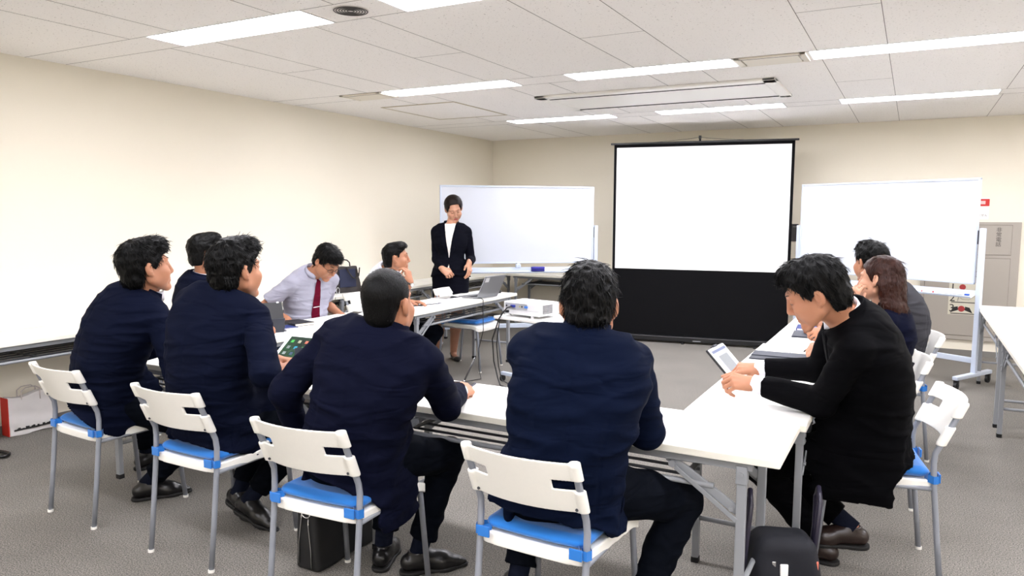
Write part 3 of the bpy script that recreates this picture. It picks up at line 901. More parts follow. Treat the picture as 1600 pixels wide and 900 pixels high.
M_SOLE = mat('shoe_sole', srgb(12, 11, 11), 0.7)
M_SOCK = cloth('navy_sock', srgb(20, 24, 38))
M_TIGHTS = mat('bare_tights', srgb(170, 122, 98), 0.5)

def nv(v):
    v = np.asarray(v, float); return v/np.linalg.norm(v)
def frame_from(fwd, up):
    """columns: right, forward, up"""
    f = nv(fwd); r = nv(np.cross(f, up)); u = np.cross(r, f)
    return np.stack([r, f, u], 1)
def ik(S, W, pole, l1, l2):
    S = np.asarray(S, float); W = np.asarray(W, float); d = W-S; D = np.linalg.norm(d)
    k = 1.0
    if D > (l1+l2)*.995:
        k = D/((l1+l2)*.995); 
    l1 *= k; l2 *= k
    x = d/D; a = (l1*l1-l2*l2+D*D)/(2*D); h = math.sqrt(max(l1*l1-a*a, 0))
    pv = np.asarray(pole, float)-S; pv = pv-x*(pv@x)
    n = np.linalg.norm(pv); pv = pv/n if n > 1e-6 else np.array([0, 0, -1.])
    return S+x*a+pv*h, k

# finger presets: bend of each phalanx in degrees for index..little, thumb as (tip1, tip2)
HANDS = {
 'relaxed': ([[18, 25, 18], [22, 30, 20], [26, 34, 22], [28, 36, 24]], [(.052, .050, -.014), (.060, .082, -.022)], .06),
 'flat': ([[4, 8, 6], [3, 7, 5], [4, 8, 6], [6, 10, 8]], [(.054, .048, -.010), (.066, .078, -.014)], .08),
 'fist': ([[72, 88, 50], [76, 92, 52], [78, 92, 52], [78, 90, 50]], [(.046, .052, -.026), (.022, .074, -.042)], .03),
 'grip': ([[45, 55, 30], [48, 58, 32], [50, 60, 34], [52, 60, 34]], [(.050, .052, -.028), (.038, .084, -.044)], .05),
 'point': ([[6, 10, 6], [55, 70, 40], [62, 78, 45], [66, 80, 45]], [(.048, .052, -.024), (.040, .084, -.036)], .05),
 'pen': ([[42, 45, 20], [50, 55, 30], [58, 66, 40], [62, 70, 44]], [(.048, .052, -.028), (.030, .092, -.050)], .05),
 'curl': ([[38, 42, 28], [44, 48, 30], [50, 54, 34], [54, 58, 36]], [(.052, .050, -.024), (.048, .084, -.036)], .07),
}
def hand(v, W, fdir, dors, side, pose, s):
    """side: -1 left, +1 right.  local x = thumb side, y = fingers, z = back of the hand"""
    y = nv(fdir); z = nv(np.asarray(dors)-y*(np.asarray(dors)@y)); x = np.cross(y, z)*1.0
    if side > 0: x = -x       # right hand: thumb on the other side when seen from the back
    W = np.asarray(W, float)
    def T(p): return W+s*(x*p[0]+y*p[1]+z*p[2])
    fing, th, spread = HANDS[pose]
    kn = [(.030, .086, .002), (.010, .091, .006), (-.011, .087, .004), (-.029, .078, -.001)]
    ln = [(.042, .026, .021), (.046, .030, .022), (.042, .028, .022), (.034, .021, .019)]
    for i in range(4):
        b0 = (kn[i][0]*.55, .012, -.002)
        v.cap(T(b0), T(kn[i]), .0145*s, .0118*s, k=.012*s, flat=(z, .95))
        p = np.array(kn[i], float); ang = 0; fan = (1.5-i)*spread
        rr = [.0098, .0092, .0083, .0072] if i < 3 else [.0086, .0080, .0073, .0064]
        for j in range(3):
            ang += fing[i][j]; a = R(ang)
            dvec = np.array([math.sin(fan)*math.cos(a), math.cos(fan)*math.cos(a), -math.sin(a)])
            q = p+dvec*ln[i][j]
            v.cap(T(p), T(q), rr[j]*s, rr[j+1]*s, k=.0025*s)
            p = q
    t0 = (.018, .018, -.006)
    v.cap(T(t0), T(th[0]), .0165*s, .0125*s, k=.012*s)
    v.cap(T(th[0]), T(th[1]), .0112*s, .0088*s, k=.003*s)
    v.cap(T((0, -.02, 0)), T((0, .02, 0)), .0245*s, .026*s, k=.012*s, flat=(z, .74))
    v.cap(T((-.016, .03, -.009)), T((-.018, .066, -.010)), .0145*s, .0125*s, k=.012*s)
    return T, x, y, z

def head_prims(v, H, M, s, female=False, eyes='open', jaw=1.0):
    def T(p): return H+M@(np.asarray(p, float)*s)
    e = lambda c, r, k=.02, op='+', cut=None: v.ell(T(c), M, np.asarray(r)*s, k*s, op, cut)
    c = lambda a, b, ra, rb=None, k=.012, op='+', flat=None: v.cap(T(a), T(b), ra*s, (ra if rb is None else rb)*s, k*s, flat, None, op)
    e((0, -.016, .045), (.0745, .095, .083))
    e((0, .034, -.006), (.0620*jaw, .060, .080), .03)
    for q in (-1, 1):
        c((q*.054*jaw, .004, -.050), (q*.016*jaw, .074, -.098+(.010 if female else 0)), .016, .015, .022)
        c((q*.054*jaw, .002, -.02), (q*.054*jaw, .004, -.050), .018, .016, .02)
        e((q*.040, .066, -.018), (.024, .022, .020), .02)           # cheek
        e((q*.044*jaw, .050, -.042), (.021, .030, .034), .03)
        c((q*.012, .088, .040), (q*.042, .078, .036), .010, .008, .014)  # brow
        e((q*.0315, .094, .018), (.0165, .012, .0115), .010, '-')
        e((q*.0315, .0785, .016), (.0150, .0125, .0120), .003)      # lids
        # ear
        e((q*.0815, -.014, .004), (.0110, .0175, .031), .005)
        e((q*.0885, -.004, .008), (.007, .010, .018), .004, '-')
        c((q*.074, -.006, -.022), (q*.076, -.002, -.026), .009, .007, .006)
        c((q*.006, .100, -.030), (q*.0125, .095, -.031), .0078, .0070, .006)
    c((0, .092, .026), (0, .111, -.022), .0075, .0105, .010)
    e((0, .106, -.026), (.0115, .011, .0095), .006)
    e((0, .080, -.060), (.030, .020, .024), .016)
    c((-.017, .091, -.054), (.017, .091, -.054), .0058, None, .005)
    c((-.015, .091, -.065), (.015, .091, -.065), .0066, None, .005)
    c((-.019, .098, -.0595), (.019, .098, -.0595), .0022, None, .003, '-')
    e((0, .082, -.098+(.010 if female else 0)), (.021*jaw, .017, .016), .016)
    return T

def head_extras(T, M, s, body, hair_m, lip_m, eyes, female):
    """eyes, brows as children of the body"""
    for q in (-1, 1):
        b = MB()
        if eyes == 'open':
            v = Vol(T((q*.0315, .085, .016))-.03, T((q*.0315, .085, .016))+.03, .0018)
            v.ell(T((q*.0310, .0830, .0145)), M, np.array([.0118, .0075, .0046])*s)
            v.build('eye', M_EYEW, body)
            v = Vol(T((q*.0315, .085, .016))-.03, T((q*.0315, .085, .016))+.03, .0016)
            v.ell(T((q*.0310, .0893, .0148)), M, np.array([.0052, .0024, .0046])*s)
            v.build('iris', M_EYED, body)
        pts = [T((q*(.0195+.0245*t), .0890-.010*t*t+.0025, (.0190 if eyes == 'open' else .0108)+(.0035 if eyes == 'open' else -.003)*math.sin(t*3.0))) for t in np.linspace(0, 1, 6)]
        b.tube([tuple(p) for p in pts], [.0010*s, .0016*s, .0018*s, .0018*s, .0016*s, .0010*s], 6)
        b.build('eyelash_line', M_EYED, body)
        b = MB()
        pts = [T((q*(.013+.034*t), .0955-.020*t*t, .0385+.006*math.sin(t*2.6))) for t in np.linspace(0, 1, 6)]
        w_ = .0022 if female else .0034
        b.tube([tuple(p) for p in pts], [w_*s*.8, w_*s, w_*s*1.1, w_*s, w_*s*.8, w_*s*.35], 6, flat=.6)
        b.build('eyebrow', hair_m, body)

def hair_mesh(H, M, s, style, hair_m, body, seed, over=None):
    def T(p): return H+M@(np.asarray(p, float)*s)
    low = {'long': -.34}.get(style, -.13)
    corners = np.array([T((a, b_, c_)) for a in (-.12, .12) for b_ in (-.18, .15) for c_ in (low, .17)])
    v = Vol(corners.min(0), corners.max(0), .0042)
    P = dict(puff=.012, front=.0, nape=-.085, side=.022, rough=.0035)
    if style == 'crew': P.update(puff=.0055, nape=-.070, rough=.0010, side=.030, front=-.012)
    if style == 'short': P.update(puff=.009, nape=-.070, side=.034, rough=.004)
    if style == 'medium': P.update(puff=.0155, nape=-.098, side=.010, rough=.0055, front=.004)
    if style == 'full': P.update(puff=.015, nape=-.09, side=.006, rough=.006, front=.014)
    if style == 'bun': P.update(puff=.013, nape=-.075, side=-.032, rough=.0012, front=-.022)
    if style == 'long': P.update(puff=.013, nape=-.30, side=-.02, rough=.003, front=.003)
    P.update(over or {})
    pf = P['puff']
    v.ell(T((0, -.017, .047)), M, np.array([.0745+pf*(1.25 if style == 'bun' else .45), .095+pf, .083+pf])*s)
    if style != 'crew':
        v.ell(T((0, -.052, -.020)), M, np.array([.060+pf*.25, .054+pf*.6, .072])*s, k=.02*s)
    else:
        v.ell(T((0, -.055, -.015)), M, np.array([.058, .050, .066])*s, k=.02*s)
    if style in ('medium', 'full', 'short'):
        v.ell(T((.012, .045, .105)), M, np.array([.060, .050, .034+pf*.4])*s, k=.03*s)
    if style == 'long':
        v.ell(T((0, -.055, -.02)), M, np.array([.083, .066, .085])*s, k=.03*s)
        for (x, y, x2, y2, zz, r0, r1) in ((-.04, -.075, -.050, -.098, -.26, .042, .022), (.0, -.085, .005, -.105, -.29, .046, .024), (.045, -.07, .065, -.095, -.27, .042, .020), (.062, -.04, .078, -.070, -.25, .030, .014), (-.06, -.04, -.066, -.070, -.22, .030, .014)):
            mid = ((x+x2)/2, (y+y2)/2-.012, (-.02+zz)/2)
            v.cap(T((x, y, -.02)), T(mid), r0*s, (r0+r1)/2*s*1.05, k=.02*s); v.cap(T(mid), T((x2, y2, zz)), (r0+r1)/2*s*1.05, r1*s, k=.02*s)
        v.cap(T((.075, -.055, .03)), T((.01, -.115, .015)), .012*s, .014*s, k=.008*s)   # the twist tied at the back
    if style == 'bun':
        v.ell(T((-.012, -.115, -.020)), M, np.array([.036, .030, .034])*s, k=.01*s)
    fr = P['front']; nape = P['nape']; side = P['side']
    Mi = M.T
    def mask(X, Y, Z):
        px, py, pz = X-H[0], Y-H[1], Z-H[2]
        l = [(px*Mi[i, 0]+py*Mi[i, 1]+pz*Mi[i, 2])/s for i in range(3)]
        x, y, z = l
        ax = np.abs(x)
        # hairline as the limit of y for each height
        yl = np.interp(z, [-.30, -.12, -.03, .005, .03, .055, .075, .10, .14], [-.005, -.03, -.012, .018, .030, .048, .066+fr, .095+fr, .16])
        if style == 'bun': yl = yl + .55*np.maximum(ax-.030, 0)*(z > -.02)
        else: yl = yl + np.where(z > .05, -.10*np.maximum(ax-.045, 0), 0)
        zl = np.interp(y, [-.10, -.040, -.030, .012, .020, .035, .2], [nape, nape+.004, side, side, -.012, side+.01, side+.02])
        d = np.maximum((y-yl)*.8, (zl-z)*.8)
        return d*s
    v.func(corners.min(0)-.01, corners.max(0)+.01, mask, 0.006, '&')
    wv = waves(14, 60, 260, seed, (1, 1, 1))
    rg = P['rough']*s
    v.displace(lambda x, y, z: -rg*(1-np.abs(wv(x, y, z)))*1.2)
    Pv, Q = v.mesh()
    # strands: thin tapered locks lying along the hair
    rs = np.random.RandomState(seed)
    n = {'crew': 3000, 'short': 2600, 'medium': 3600, 'full': 3600, 'bun': 900, 'long': 2600}[style]
    ln = {'crew': .008, 'short': .022, 'medium': .036, 'full': .040, 'bun': .04, 'long': .05}[style]
    wid = {'crew': .0010, 'short': .0014, 'medium': .0016, 'full': .0017, 'bun': .0012, 'long': .0018}[style]
    fa = rs.randint(0, len(Q), n)
    lc = (Pv[Q[fa]].mean(1)-H)@M/s
    keep = ~((lc[:, 1] > .045) & (lc[:, 2] < .075)) & ~((lc[:, 2] < P['nape']+.03) & (lc[:, 1] > -.09) & (style != 'long')) & ~((lc[:, 2] < .035) & (lc[:, 1] > -.03) & (style != 'bun'))
    if style in ('long', 'bun'): keep &= lc[:, 1] < .015
    fa = fa[keep]; n = len(fa)
    q = Pv[Q[fa]]; c = q.mean(1)
    nr = np.cross(q[:, 2]-q[:, 0], q[:, 3]-q[:, 1]); nr /= np.maximum(np.linalg.norm(nr, axis=1)[:, None], 1e-9)
    loc = (c-H)@M/s
    crown = np.array([.012, -.055, .125])
    fl = loc-crown; 
    swirl = np.stack([-fl[:, 1], fl[:, 0], 0*fl[:, 0]], 1)*.35
    fl = fl+swirl; fl[:, 2] -= .04
    if style == 'long': fl = np.where((loc[:, 2] < .06)[:, None], np.array([0, -.02, -.2])[None], fl)
    fl /= np.linalg.norm(fl, axis=1)[:, None]
    fl = fl@M.T
    fl = fl-nr*(fl*nr).sum(1)[:, None]
    fl /= np.maximum(np.linalg.norm(fl, axis=1)[:, None], 1e-6)
    lift = rs.uniform(.0, .10, n)[:, None] if style in ('medium', 'full', 'short') else rs.uniform(.0, .10, n)[:, None]
    if style == 'crew': lift = rs.uniform(.7, 1.3, n)[:, None]
    if style in ('full', 'medium'):
        top = (loc[:, 2] > .09)[:, None]; lift = np.where(top, lift*1.6, lift)
    jit = rs.normal(size=(n, 3))*.11
    dr = fl+nr*lift+jit; dr /= np.linalg.norm(dr, axis=1)[:, None]
    Ls = ln*s*rs.uniform(.5, 1.2, n)[:, None]
    bn = np.cross(dr, nr); bn /= np.maximum(np.linalg.norm(bn, axis=1)[:, None], 1e-6)
    p0 = c-nr*.003; g = nr*(-.22 if style != 'crew' else 0)
    pts = [p0, p0+dr*Ls*.4, p0+dr*Ls*.75+g*Ls*.30, p0+dr*Ls+g*Ls*.75]
    ws = [1, 1, .7, .12]
    allP = []; 
    for p, w2 in zip(pts, ws):
        for a in (0, 2.09, 4.19):
            allP.append(p+(bn*math.cos(a)+nr*math.sin(a)*.6)*wid*s*w2)
    E = np.stack(allP, 1).reshape(-1, 3)
    base = (np.arange(n)*12)[:, None, None]
    fq = []
    for i in range(3):
        for k in range(3):
            fq.append([i*3+k, i*3+(k+1) % 3, (i+1)*3+(k+1) % 3, (i+1)*3+k])
    FQ = (np.array(fq)[None]+base).reshape(-1, 4)
    return mesh_np('hair', Pv, Q, hair_m, body, (E, FQ))

def collar_band(name, centre, axis, fwd, r0, r1, hgt, thick, a0, a1, m, parent, drop=0.0, n=28, depth=1.0, tilt=0.0):
    """an open band round the neck, angle measured from the back (0) to the front (180)"""
    u = nv(axis); f = nv(np.asarray(fwd)-u*(np.asarray(fwd)@u)); r = np.cross(f, u)
    b = MB(); rows = []
    for i in range(n+1):
        a = R(a0+(a1-a0)*i/n)
        front = (1-math.cos(a))/2
        row = []
        for (rad, z, th) in ((r0, 0, 0), (r1, hgt, 0), (r1+thick, hgt, 0), (r0+thick*2.4, -drop*.3, 0)):
            p = np.asarray(centre)+(-f*math.cos(a)*depth+r*math.sin(a))*rad+u*(z-drop*front)+f*tilt*front
            row.append(b.bm.verts.new(tuple(p)))
        rows.append(row)
    for A, B in zip(rows, rows[1:]):
        for k in range(4):
            f_ = b.bm.faces.new((A[k], A[(k+1) % 4], B[(k+1) % 4], B[k])); f_.smooth = True
    b.bm.faces.new(rows[0]); b.bm.faces.new(list(reversed(rows[-1])))
    return b.build(name, m, parent)

def make_shoe(ankle, toe, s, m, body, kind='oxford', up=(0, 0, 1)):
    """ankle joint position; toe: horizontal direction"""
    y = nv(toe); up = np.asarray(up, float); x = nv(np.cross(y, up)); z = np.cross(x, y); A = np.asarray(ankle, float)
    M = np.stack([x, y, z], 1)
    def T(p): return A+M@(np.asarray(p, float)*s)
    lo = np.min([T((a, b_, c)) for a in (-.07, .07) for b_ in (-.09, .23) for c in (-.10, .06)], 0)
    hi = np.max([T((a, b_, c)) for a in (-.07, .07) for b_ in (-.09, .23) for c in (-.10, .06)], 0)
    v = Vol(lo, hi, .004)
    fz = (z, .9)
    sole = [(T((0, 0, -.072)), -z)]
    if kind == 'pump':
        v.cap(T((0, -.035, -.03)), T((0, .0, -.045)), .030*s, .030*s, .02*s, cut=[(T((0, 0, -.018)), z)])
        v.cap(T((0, .03, -.056)), T((0, .125, -.062)), .034*s, .030*s, .02*s, flat=(z, .62))
        v.cap(T((0, .125, -.062)), T((0, .165, -.066)), .030*s, .018*s, .02*s, flat=(z, .7))
        v.ell(T((0, .045, -.030)), M, np.array([.028, .052, .030])*s, .004, '-')
        v.cap(T((0, -.045, -.055)), T((0, -.047, -.082)), .014*s, .011*s, .006)
    else:
        v.cap(T((0, -.040, -.040)), T((0, .02, -.032)), .036*s, .038*s, .02*s, cut=sole)
        v.cap(T((0, .02, -.030)), T((0, .10, -.050)), .038*s, .040*s, .025*s, cut=sole)
        v.cap(T((0, .09, -.056)), T((0, .155, -.062)), .040*s, .026*s, .025*s, flat=fz, cut=sole)
        v.cap(T((0, .15, -.064)), T((0, .188, -.068)), .024*s, .014*s, .02*s, flat=fz, cut=sole)
        v.cap(T((0, -.008, -.03)), T((0, -.006, .012)), .037*s, .036*s, .015*s, cut=[(T((0, 0, .006)), z)])
        v.ell(T((0, -.004, .012)), M, np.array([.029, .033, .018])*s, .004, '-')
    sh = v.build('shoe', m, body)
    v = Vol(lo-.01, hi, .004)
    sc = [(T((0, 0, -.071)), z), (T((0, 0, -.084)), -z)]
    if kind != 'pump':
        v.cap(T((0, -.042, -.078)), T((0, .03, -.078)), .038*s, .036*s, .01, cut=sc)
        v.cap(T((0, .03, -.078)), T((0, .11, -.078)), .036*s, .044*s, .01, cut=sc)
        v.cap(T((0, .11, -.078)), T((0, .185, -.078)), .044*s, .022*s, .01, cut=sc)
        v.cap(T((0, -.042, -.09)), T((0, -.01, -.09)), .036*s, .035*s, .004, cut=[(T((0, 0, -.080)), z), (T((0, 0, -.090)), -z)])
        v.build('sole', M_SOLE, sh)
        b = MB()
        for yy, zz in ((.035, .006), (.050, -.002), (.065, -.010)):
            b.tube([tuple(T((-.016, yy, zz-.004))), tuple(T((0, yy+.003, zz+.003))), tuple(T((.016, yy, zz-.004)))], .0022*s, 6)
        b.build('shoelace', M_SOLE, sh)
    else:
        b = MB(); b.tube([tuple(T((-.018, .098, -.040))), tuple(T((0, .10, -.034))), tuple(T((.018, .098, -.040)))], .004*s, 8, flat=.5)
        b.build('shoe_buckle', M_CHROME, sh)
    return sh

def person(label, sp):
    """sp: joints in world coordinates (m) and clothing.  Returns the body with clothes as children."""
    s = sp.get('s', 1.0); seed = sp.get('seed', 1); fem = sp.get('female', False)
    A = lambda k: np.asarray(sp[k], float)
    P, N, H = A('pel'), A('neck'), A('head')
    sr = nv(A('shr')); hr = nv(sp.get('hipr', sp['shr']))
    up = nv(N-P)
    sr = nv(sr-up*(sr@up)*.6)
    cf = np.cross(up, sr); cf = nv(cf)              # chest forward
    hf = nv(np.cross(up, hr))
    HM = frame_from(A('face'), sp.get('fup', (0, 0, 1)))
    shw = sp.get('shw', .175)*s
    nb = N+cf*.035*s                                  # centre of the neck base
    SL = N-up*.076*s-sr*shw+cf*.02*s+np.asarray(sp.get('dl', (0, 0, 0)), float)
    SR_ = N-up*.076*s+sr*shw+cf*.02*s+np.asarray(sp.get('dr', (0, 0, 0)), float)
    hipw = .092*s
    HL, HR_ = P-hr*hipw, P+hr*hipw
    arms = []
    for side, S0, kw, ke, kh in ((-1, SL, 'wl', 'el', 'hl'), (1, SR_, 'wr', 'er', 'hr')):
        W = A(kw); E, kk = ik(S0, W, sp[ke], .285*s, .255*s)
        if kk > 1.04: print('ARM STRETCH', label[:30], side, round(kk, 2))
        arms.append((side, S0, E, W, sp[kh]))
    legs = []
    for side, H0, ka, kk_, kt in ((-1, HL, 'al', 'kl', 'tl'), (1, HR_, 'ar', 'kr', 'tr')):
        lk = sp.get('legk', 1.0); K, kk = ik(H0, A(ka), sp[kk_], .425*s*lk, .405*s*lk)
        if kk > 1.04: print('LEG STRETCH', label[:30], side, round(kk, 2))
        legs.append((side, H0, K, A(ka), nv(sp[kt])))
    hunch = sp.get('hunch', .03)*s
    def spine(t):
        return P+(N-P)*t-cf*hunch*4*t*(1-t)+cf*0.0
    def xax(t):
        x = nv(hr*(1-t)+sr*t); return x
    def torso(secs, grow):
        out = []
        for (t, w_, d_, off) in secs:
            x = xax(min(max(t, 0), 1)); y = nv(np.cross(up, x))
            out.append((spine(t) if t >= 0 else P+up*t*np.linalg.norm(N-P)*1.0, x, (w_+grow)*s, y, (d_+grow)*s))
            if off: out[-1] = (out[-1][0]+y*off*s,)+out[-1][1:]
        return out
    bulk = sp.get('bulk', 0.0)
    if fem: secs = [(-.12, .172, .125, 0), (.05, .175, .125, 0), (.38, .116, .094, 0), (.62, .148, .118, .01), (.80, .160, .105, .01), (.92, .125, .080, .02), (1.0, .070, .060, .03)]
    else: secs = [(-.13, .178, .130, 0), (.05, .178, .135, 0), (.33, .166, .126, 0), (.60, .180, .128, .005), (.80, .182, .112, .012), (.92, .135, .088, .02), (1.0, .078, .066, .03)]
    secs = [(t, w_+bulk*(1 if t < .85 else .3), d_+bulk*(1 if t < .85 else .3), o) for (t, w_, d_, o) in secs]
    allp = [P, N, H]+[q for a in arms for q in a[1:4]]+[q for l in legs for q in l[1:4]]
    lo = np.min(allp, 0)-.30; hi = np.max(allp, 0)+.30
    lo[2] = max(lo[2], -.02)
    lo = np.min(allp, 0)-np.array([.24, .24, .12]); hi = np.max(allp, 0)+np.array([.24, .24, .2])
    # ---- body: one continuous surface
    h = sp.get('h', .0048)
    v = Vol(lo, hi, h)
    g = -.020
    v.loft(torso(secs[1:], g), .03)
    v.cap(P-hr*.07*s, P+hr*.07*s, .105*s, k=.04)
    for (side, S0, E, W, hd) in arms:
        x0 = N-up*.05*s+sr*side*.06*s+cf*.02*s
        v.cap(x0, S0, (.040 if fem else .050)*s, (.036 if fem else .048)*s, k=.03)
        v.cap(S0, E, (.036 if fem else .045)*s, (.033 if fem else .038)*s, k=.02)
        fa_ = (.033 if fem else .038)*s; v.cap(E, E+(W-E)*.35, fa_, fa_, k=.02); v.cap(E+(W-E)*.35, W, fa_, .0255*s, k=.02)
        hand(v, W, hd[0], hd[1], side, hd[2], s*(.93 if fem else 1.0))
    for (side, H0, K, An, toe) in legs:
        v.cap(H0, K, .076*s, .052*s, k=.03)
        v.cap(K, K+(An-K)*.35, .050*s, .051*s, k=.02); v.cap(K+(An-K)*.35, An, .051*s, .034*s, k=.02)
        v.cap(An+np.array([0, 0, -.035])*s, An+toe*.11*s+np.array([0, 0, -.058])*s, .028*s, .022*s, k=.02)
    hb = H+HM@(np.array([0, -.022, -.035])*s)
    v.cap(nb-up*.02*s, hb, (.049 if fem else .0575)*s, (.045 if fem else .054)*s, k=.025)
    v.cap(nb+cf*.010*s, H+HM@(np.array([0, .012, -.060])*s), .036*s, .030*s, k=.02)
    T = head_prims(v, H, HM, s, fem, sp.get('eyes', 'open'), .88 if fem else 1.0)
    Pv, Q = v.mesh()
    ctr = Pv[Q].mean(1); l = (ctr-H)@HM/s
    mi = ((np.abs(l[:, 0]) < (.019 if fem else .0245)) & (l[:, 1] > .084) & (np.abs(l[:, 2]+.0595) < .0095-.2*np.maximum(np.abs(l[:, 0])-.010, 0)) ).astype(int)
    skin = sp.get('skin', M_SKIN)
    if sp.get('tights'):   # stockinged legs below the skirt
        mi = np.where(ctr[:, 2] < P[2]-.15, 2, mi)
    body = mesh_np('person', Pv, Q, [skin, M_LIPR if fem else M_LIP, M_TIGHTS], None, None, mi)
    tag(body, label, 'person')
    hm = sp.get('hair_m', M_HAIRB)
    head_extras(T, HM, s, body, M_HAIRB if not fem else hm, M_LIP, sp.get('eyes', 'open'), fem)
    hair_mesh(H, HM, s, sp['hair'], hm, body, seed, sp.get('hairp'))
    # ---- clothes
    wk = waves(10, 18, 60, seed+50, (.6, .6, 2.2)); wk2 = waves(8, 40, 120, seed+80, (.7, .7, 1.8))
    amp = sp.get('wrinkle', .0045)
    def fold(x, y, z):
        a = wk(x, y, z); b_ = wk2(x, y, z)
        return -amp*(1-2*np.abs(np.tanh(a*1.2)))*.8-amp*.35*b_
    oc = sp.get('outer')
    def sleeve_end(E, W, back): return [(W-nv(W-E)*back*s, nv(W-E))]
    torso_g = .012
    if oc == 'jacket':
        v = Vol(lo, hi, .0062)
        sc = list(secs)
        hem = sp.get('hem', -.185)
        sc = [q for q in sc if q[0] > hem+.05]; sc = [(hem, .204+bulk+(.0 if not fem else -.014), .150+bulk+sp.get('flare', 0), sp.get('hemoff', -.005))]+sc
        v.loft(torso(sc, torso_g), .02)
        for (side, S0, E, W, hd) in arms:
            x0 = N-up*.045*s+sr*side*.075*s+cf*.015*s
            v.cap(x0-sr*side*.02*s, S0+up*.004*s-sr*side*.004*s, .060*s, (.057 if not fem else .048)*s, k=.045)
            v.cap(S0+sr*side*.002*s, E, (.061 if not fem else .051)*s, (.056 if not fem else .047)*s, k=.010)
            v.cap(E, W, (.057 if not fem else .048)*s, (.042 if not fem else .038)*s, k=.015, cut=sleeve_end(E, W, sp.get('sleeve_back', .012)))
        for ex in sp.get('jacket_extra', []):
            v.cap(ex[0], ex[1], ex[2], ex[3], k=ex[4], flat=(nv(ex[5]), ex[6]) if len(ex) > 5 else None, cut=[((0, 0, ex[7]), (0, 0, -1))] if len(ex) > 7 else None)
        # keep the neck free
        v.cap(nb+up*.015*s, nb+up*.2*s, .066*s, .066*s, k=.012, op='-')
        if sp.get('vcut'):
            vz, vw = sp['vcut']        # spine fraction of the button, half width at the top
            Lt = np.linalg.norm(N-P)
            org = P
            def vfn(X, Y, Z, grow=0.0):
                px, py, pz = X-P[0], Y-P[1], Z-P[2]
                t = (px*up[0]+py*up[1]+pz*up[2])/Lt
                xx = px*sr[0]+py*sr[1]+pz*sr[2]; yy = px*cf[0]+py*cf[1]+pz*cf[2]
                wv_ = vw*s*np.clip((t-vz)/(1.02-vz), -1, 1.2)+grow
                d = np.maximum(np.abs(xx)-wv_, (vz-t)*Lt*.5)
                d = np.maximum(d, -(yy-.02*s))
                if sp.get('lowv'):      # the fronts part again below the button
                    w2 = sp['lowv']*s*np.clip((vz-.06-t)/.4, -1, 1)+grow
                    d = np.minimum(d, np.maximum(np.maximum(np.abs(xx)-w2, (t-(vz-.06))*Lt*.5), -(yy-.02*s)))
                return d
            v.func(lo, hi, vfn, .004, '-')
        Lt_ = np.linalg.norm(N-P); hemz = hem
        def seams(x, y, z):
            px, py, pz = x-P[0], y-P[1], z-P[2]
            t = (px*up[0]+py*up[1]+pz*up[2])/Lt_; a = px*sr[0]+py*sr[1]+pz*sr[2]; b_ = px*cf[0]+py*cf[1]+pz*cf[2]
            back = (b_ < -.03)
            g = .0030*np.exp(-(a/.006)**2)*back*(t < .95)
            for q in (-.105, .105): g = g+.0022*np.exp(-((a-q*s*(1+.25*np.abs(t-.35)))/.006)**2)*back*(t < .62)
            return g
        v.displace(lambda x, y, z: fold(x, y, z)+seams(x, y, z))
        jk = v.build('jacket', sp['jm'], body)
        from mathutils.bvhtree import BVHTree
        for fl in sp.get('flaps', []):
            # a pocket flap laid on the cloth: angle from the front towards the side, spine fraction, size
            bv = BVHTree.FromPolygons([tuple(q.co) for q in jk.data.vertices], [tuple(q.vertices) for q in jk.data.polygons])
            a0, a1, t0, t1 = fl; nA, nT = 9, 4; rows = []
            b = MB()
            for i in range(nA+1):
                row = []
                for j in range(nT+1):
                    a = R(a0+(a1-a0)*i/nA); t = t0+(t1-t0)*j/nT+.03*(i/nA-.5)
                    o_ = P+up*t*Lt_; d_ = cf*math.cos(a)+sr*math.sin(a)
                    hit = bv.ray_cast(Vector(o_+d_*.5), Vector(-d_), .5)
                    if hit[0] is None: row.append(Vector(o_+d_*.2))
                    else: row.append(hit[0]+Vector(d_)*(.0035-.002*(j == nT)))
                rows.append([b.bm.verts.new(q) for q in row])
            for A_, B_ in zip(rows, rows[1:]):
                for j in range(nT): b.bm.faces.new((A_[j], B_[j], B_[j+1], A_[j+1]))
            bmesh.ops.solidify(b.bm, geom=list(b.bm.faces), thickness=.004)
            b.build('pocket_flap', sp['jm'], jk)
        if sp.get('vcut'):
            # lapels: the jacket front grown a little inside a strip beside the opening
            v2 = Vol(lo, hi, .0055)
            v2.loft(torso(sc, torso_g+.007), .02)
            lw = sp.get('lapel', .055)*s
            def strip(X, Y, Z):
                px, py, pz = X-P[0], Y-P[1], Z-P[2]
                t = (px*up[0]+py*up[1]+pz*up[2])/Lt
                yy = px*cf[0]+py*cf[1]+pz*cf[2]
                taper = np.clip((t-vz)/.25, 0.05, 1)*np.clip((1.0-t)/.10, .25, 1)
                d = np.maximum(-vfn(X, Y, Z), vfn(X, Y, Z, 0)-lw*taper)
                return np.maximum(np.maximum(d, (vz-t)*Lt), -(yy-.02*s))
            v2.func(v2.lo, v2.lo+v2.n*v2.h, strip, 0, '&')
            v2.build('lapel', sp['jm'], jk)
        ca = sp.get('collar_axis', up)
        if sp.get('vcut') is None or sp.get('jcollar', True):
            collar_band('jacket_collar', nb+up*.004*s-cf*.012*s, up, cf, .072*s, .065*s, .054*s, .007*s, -118, 118, sp['jm'], jk, drop=.05*s, depth=1.0, tilt=.02*s)
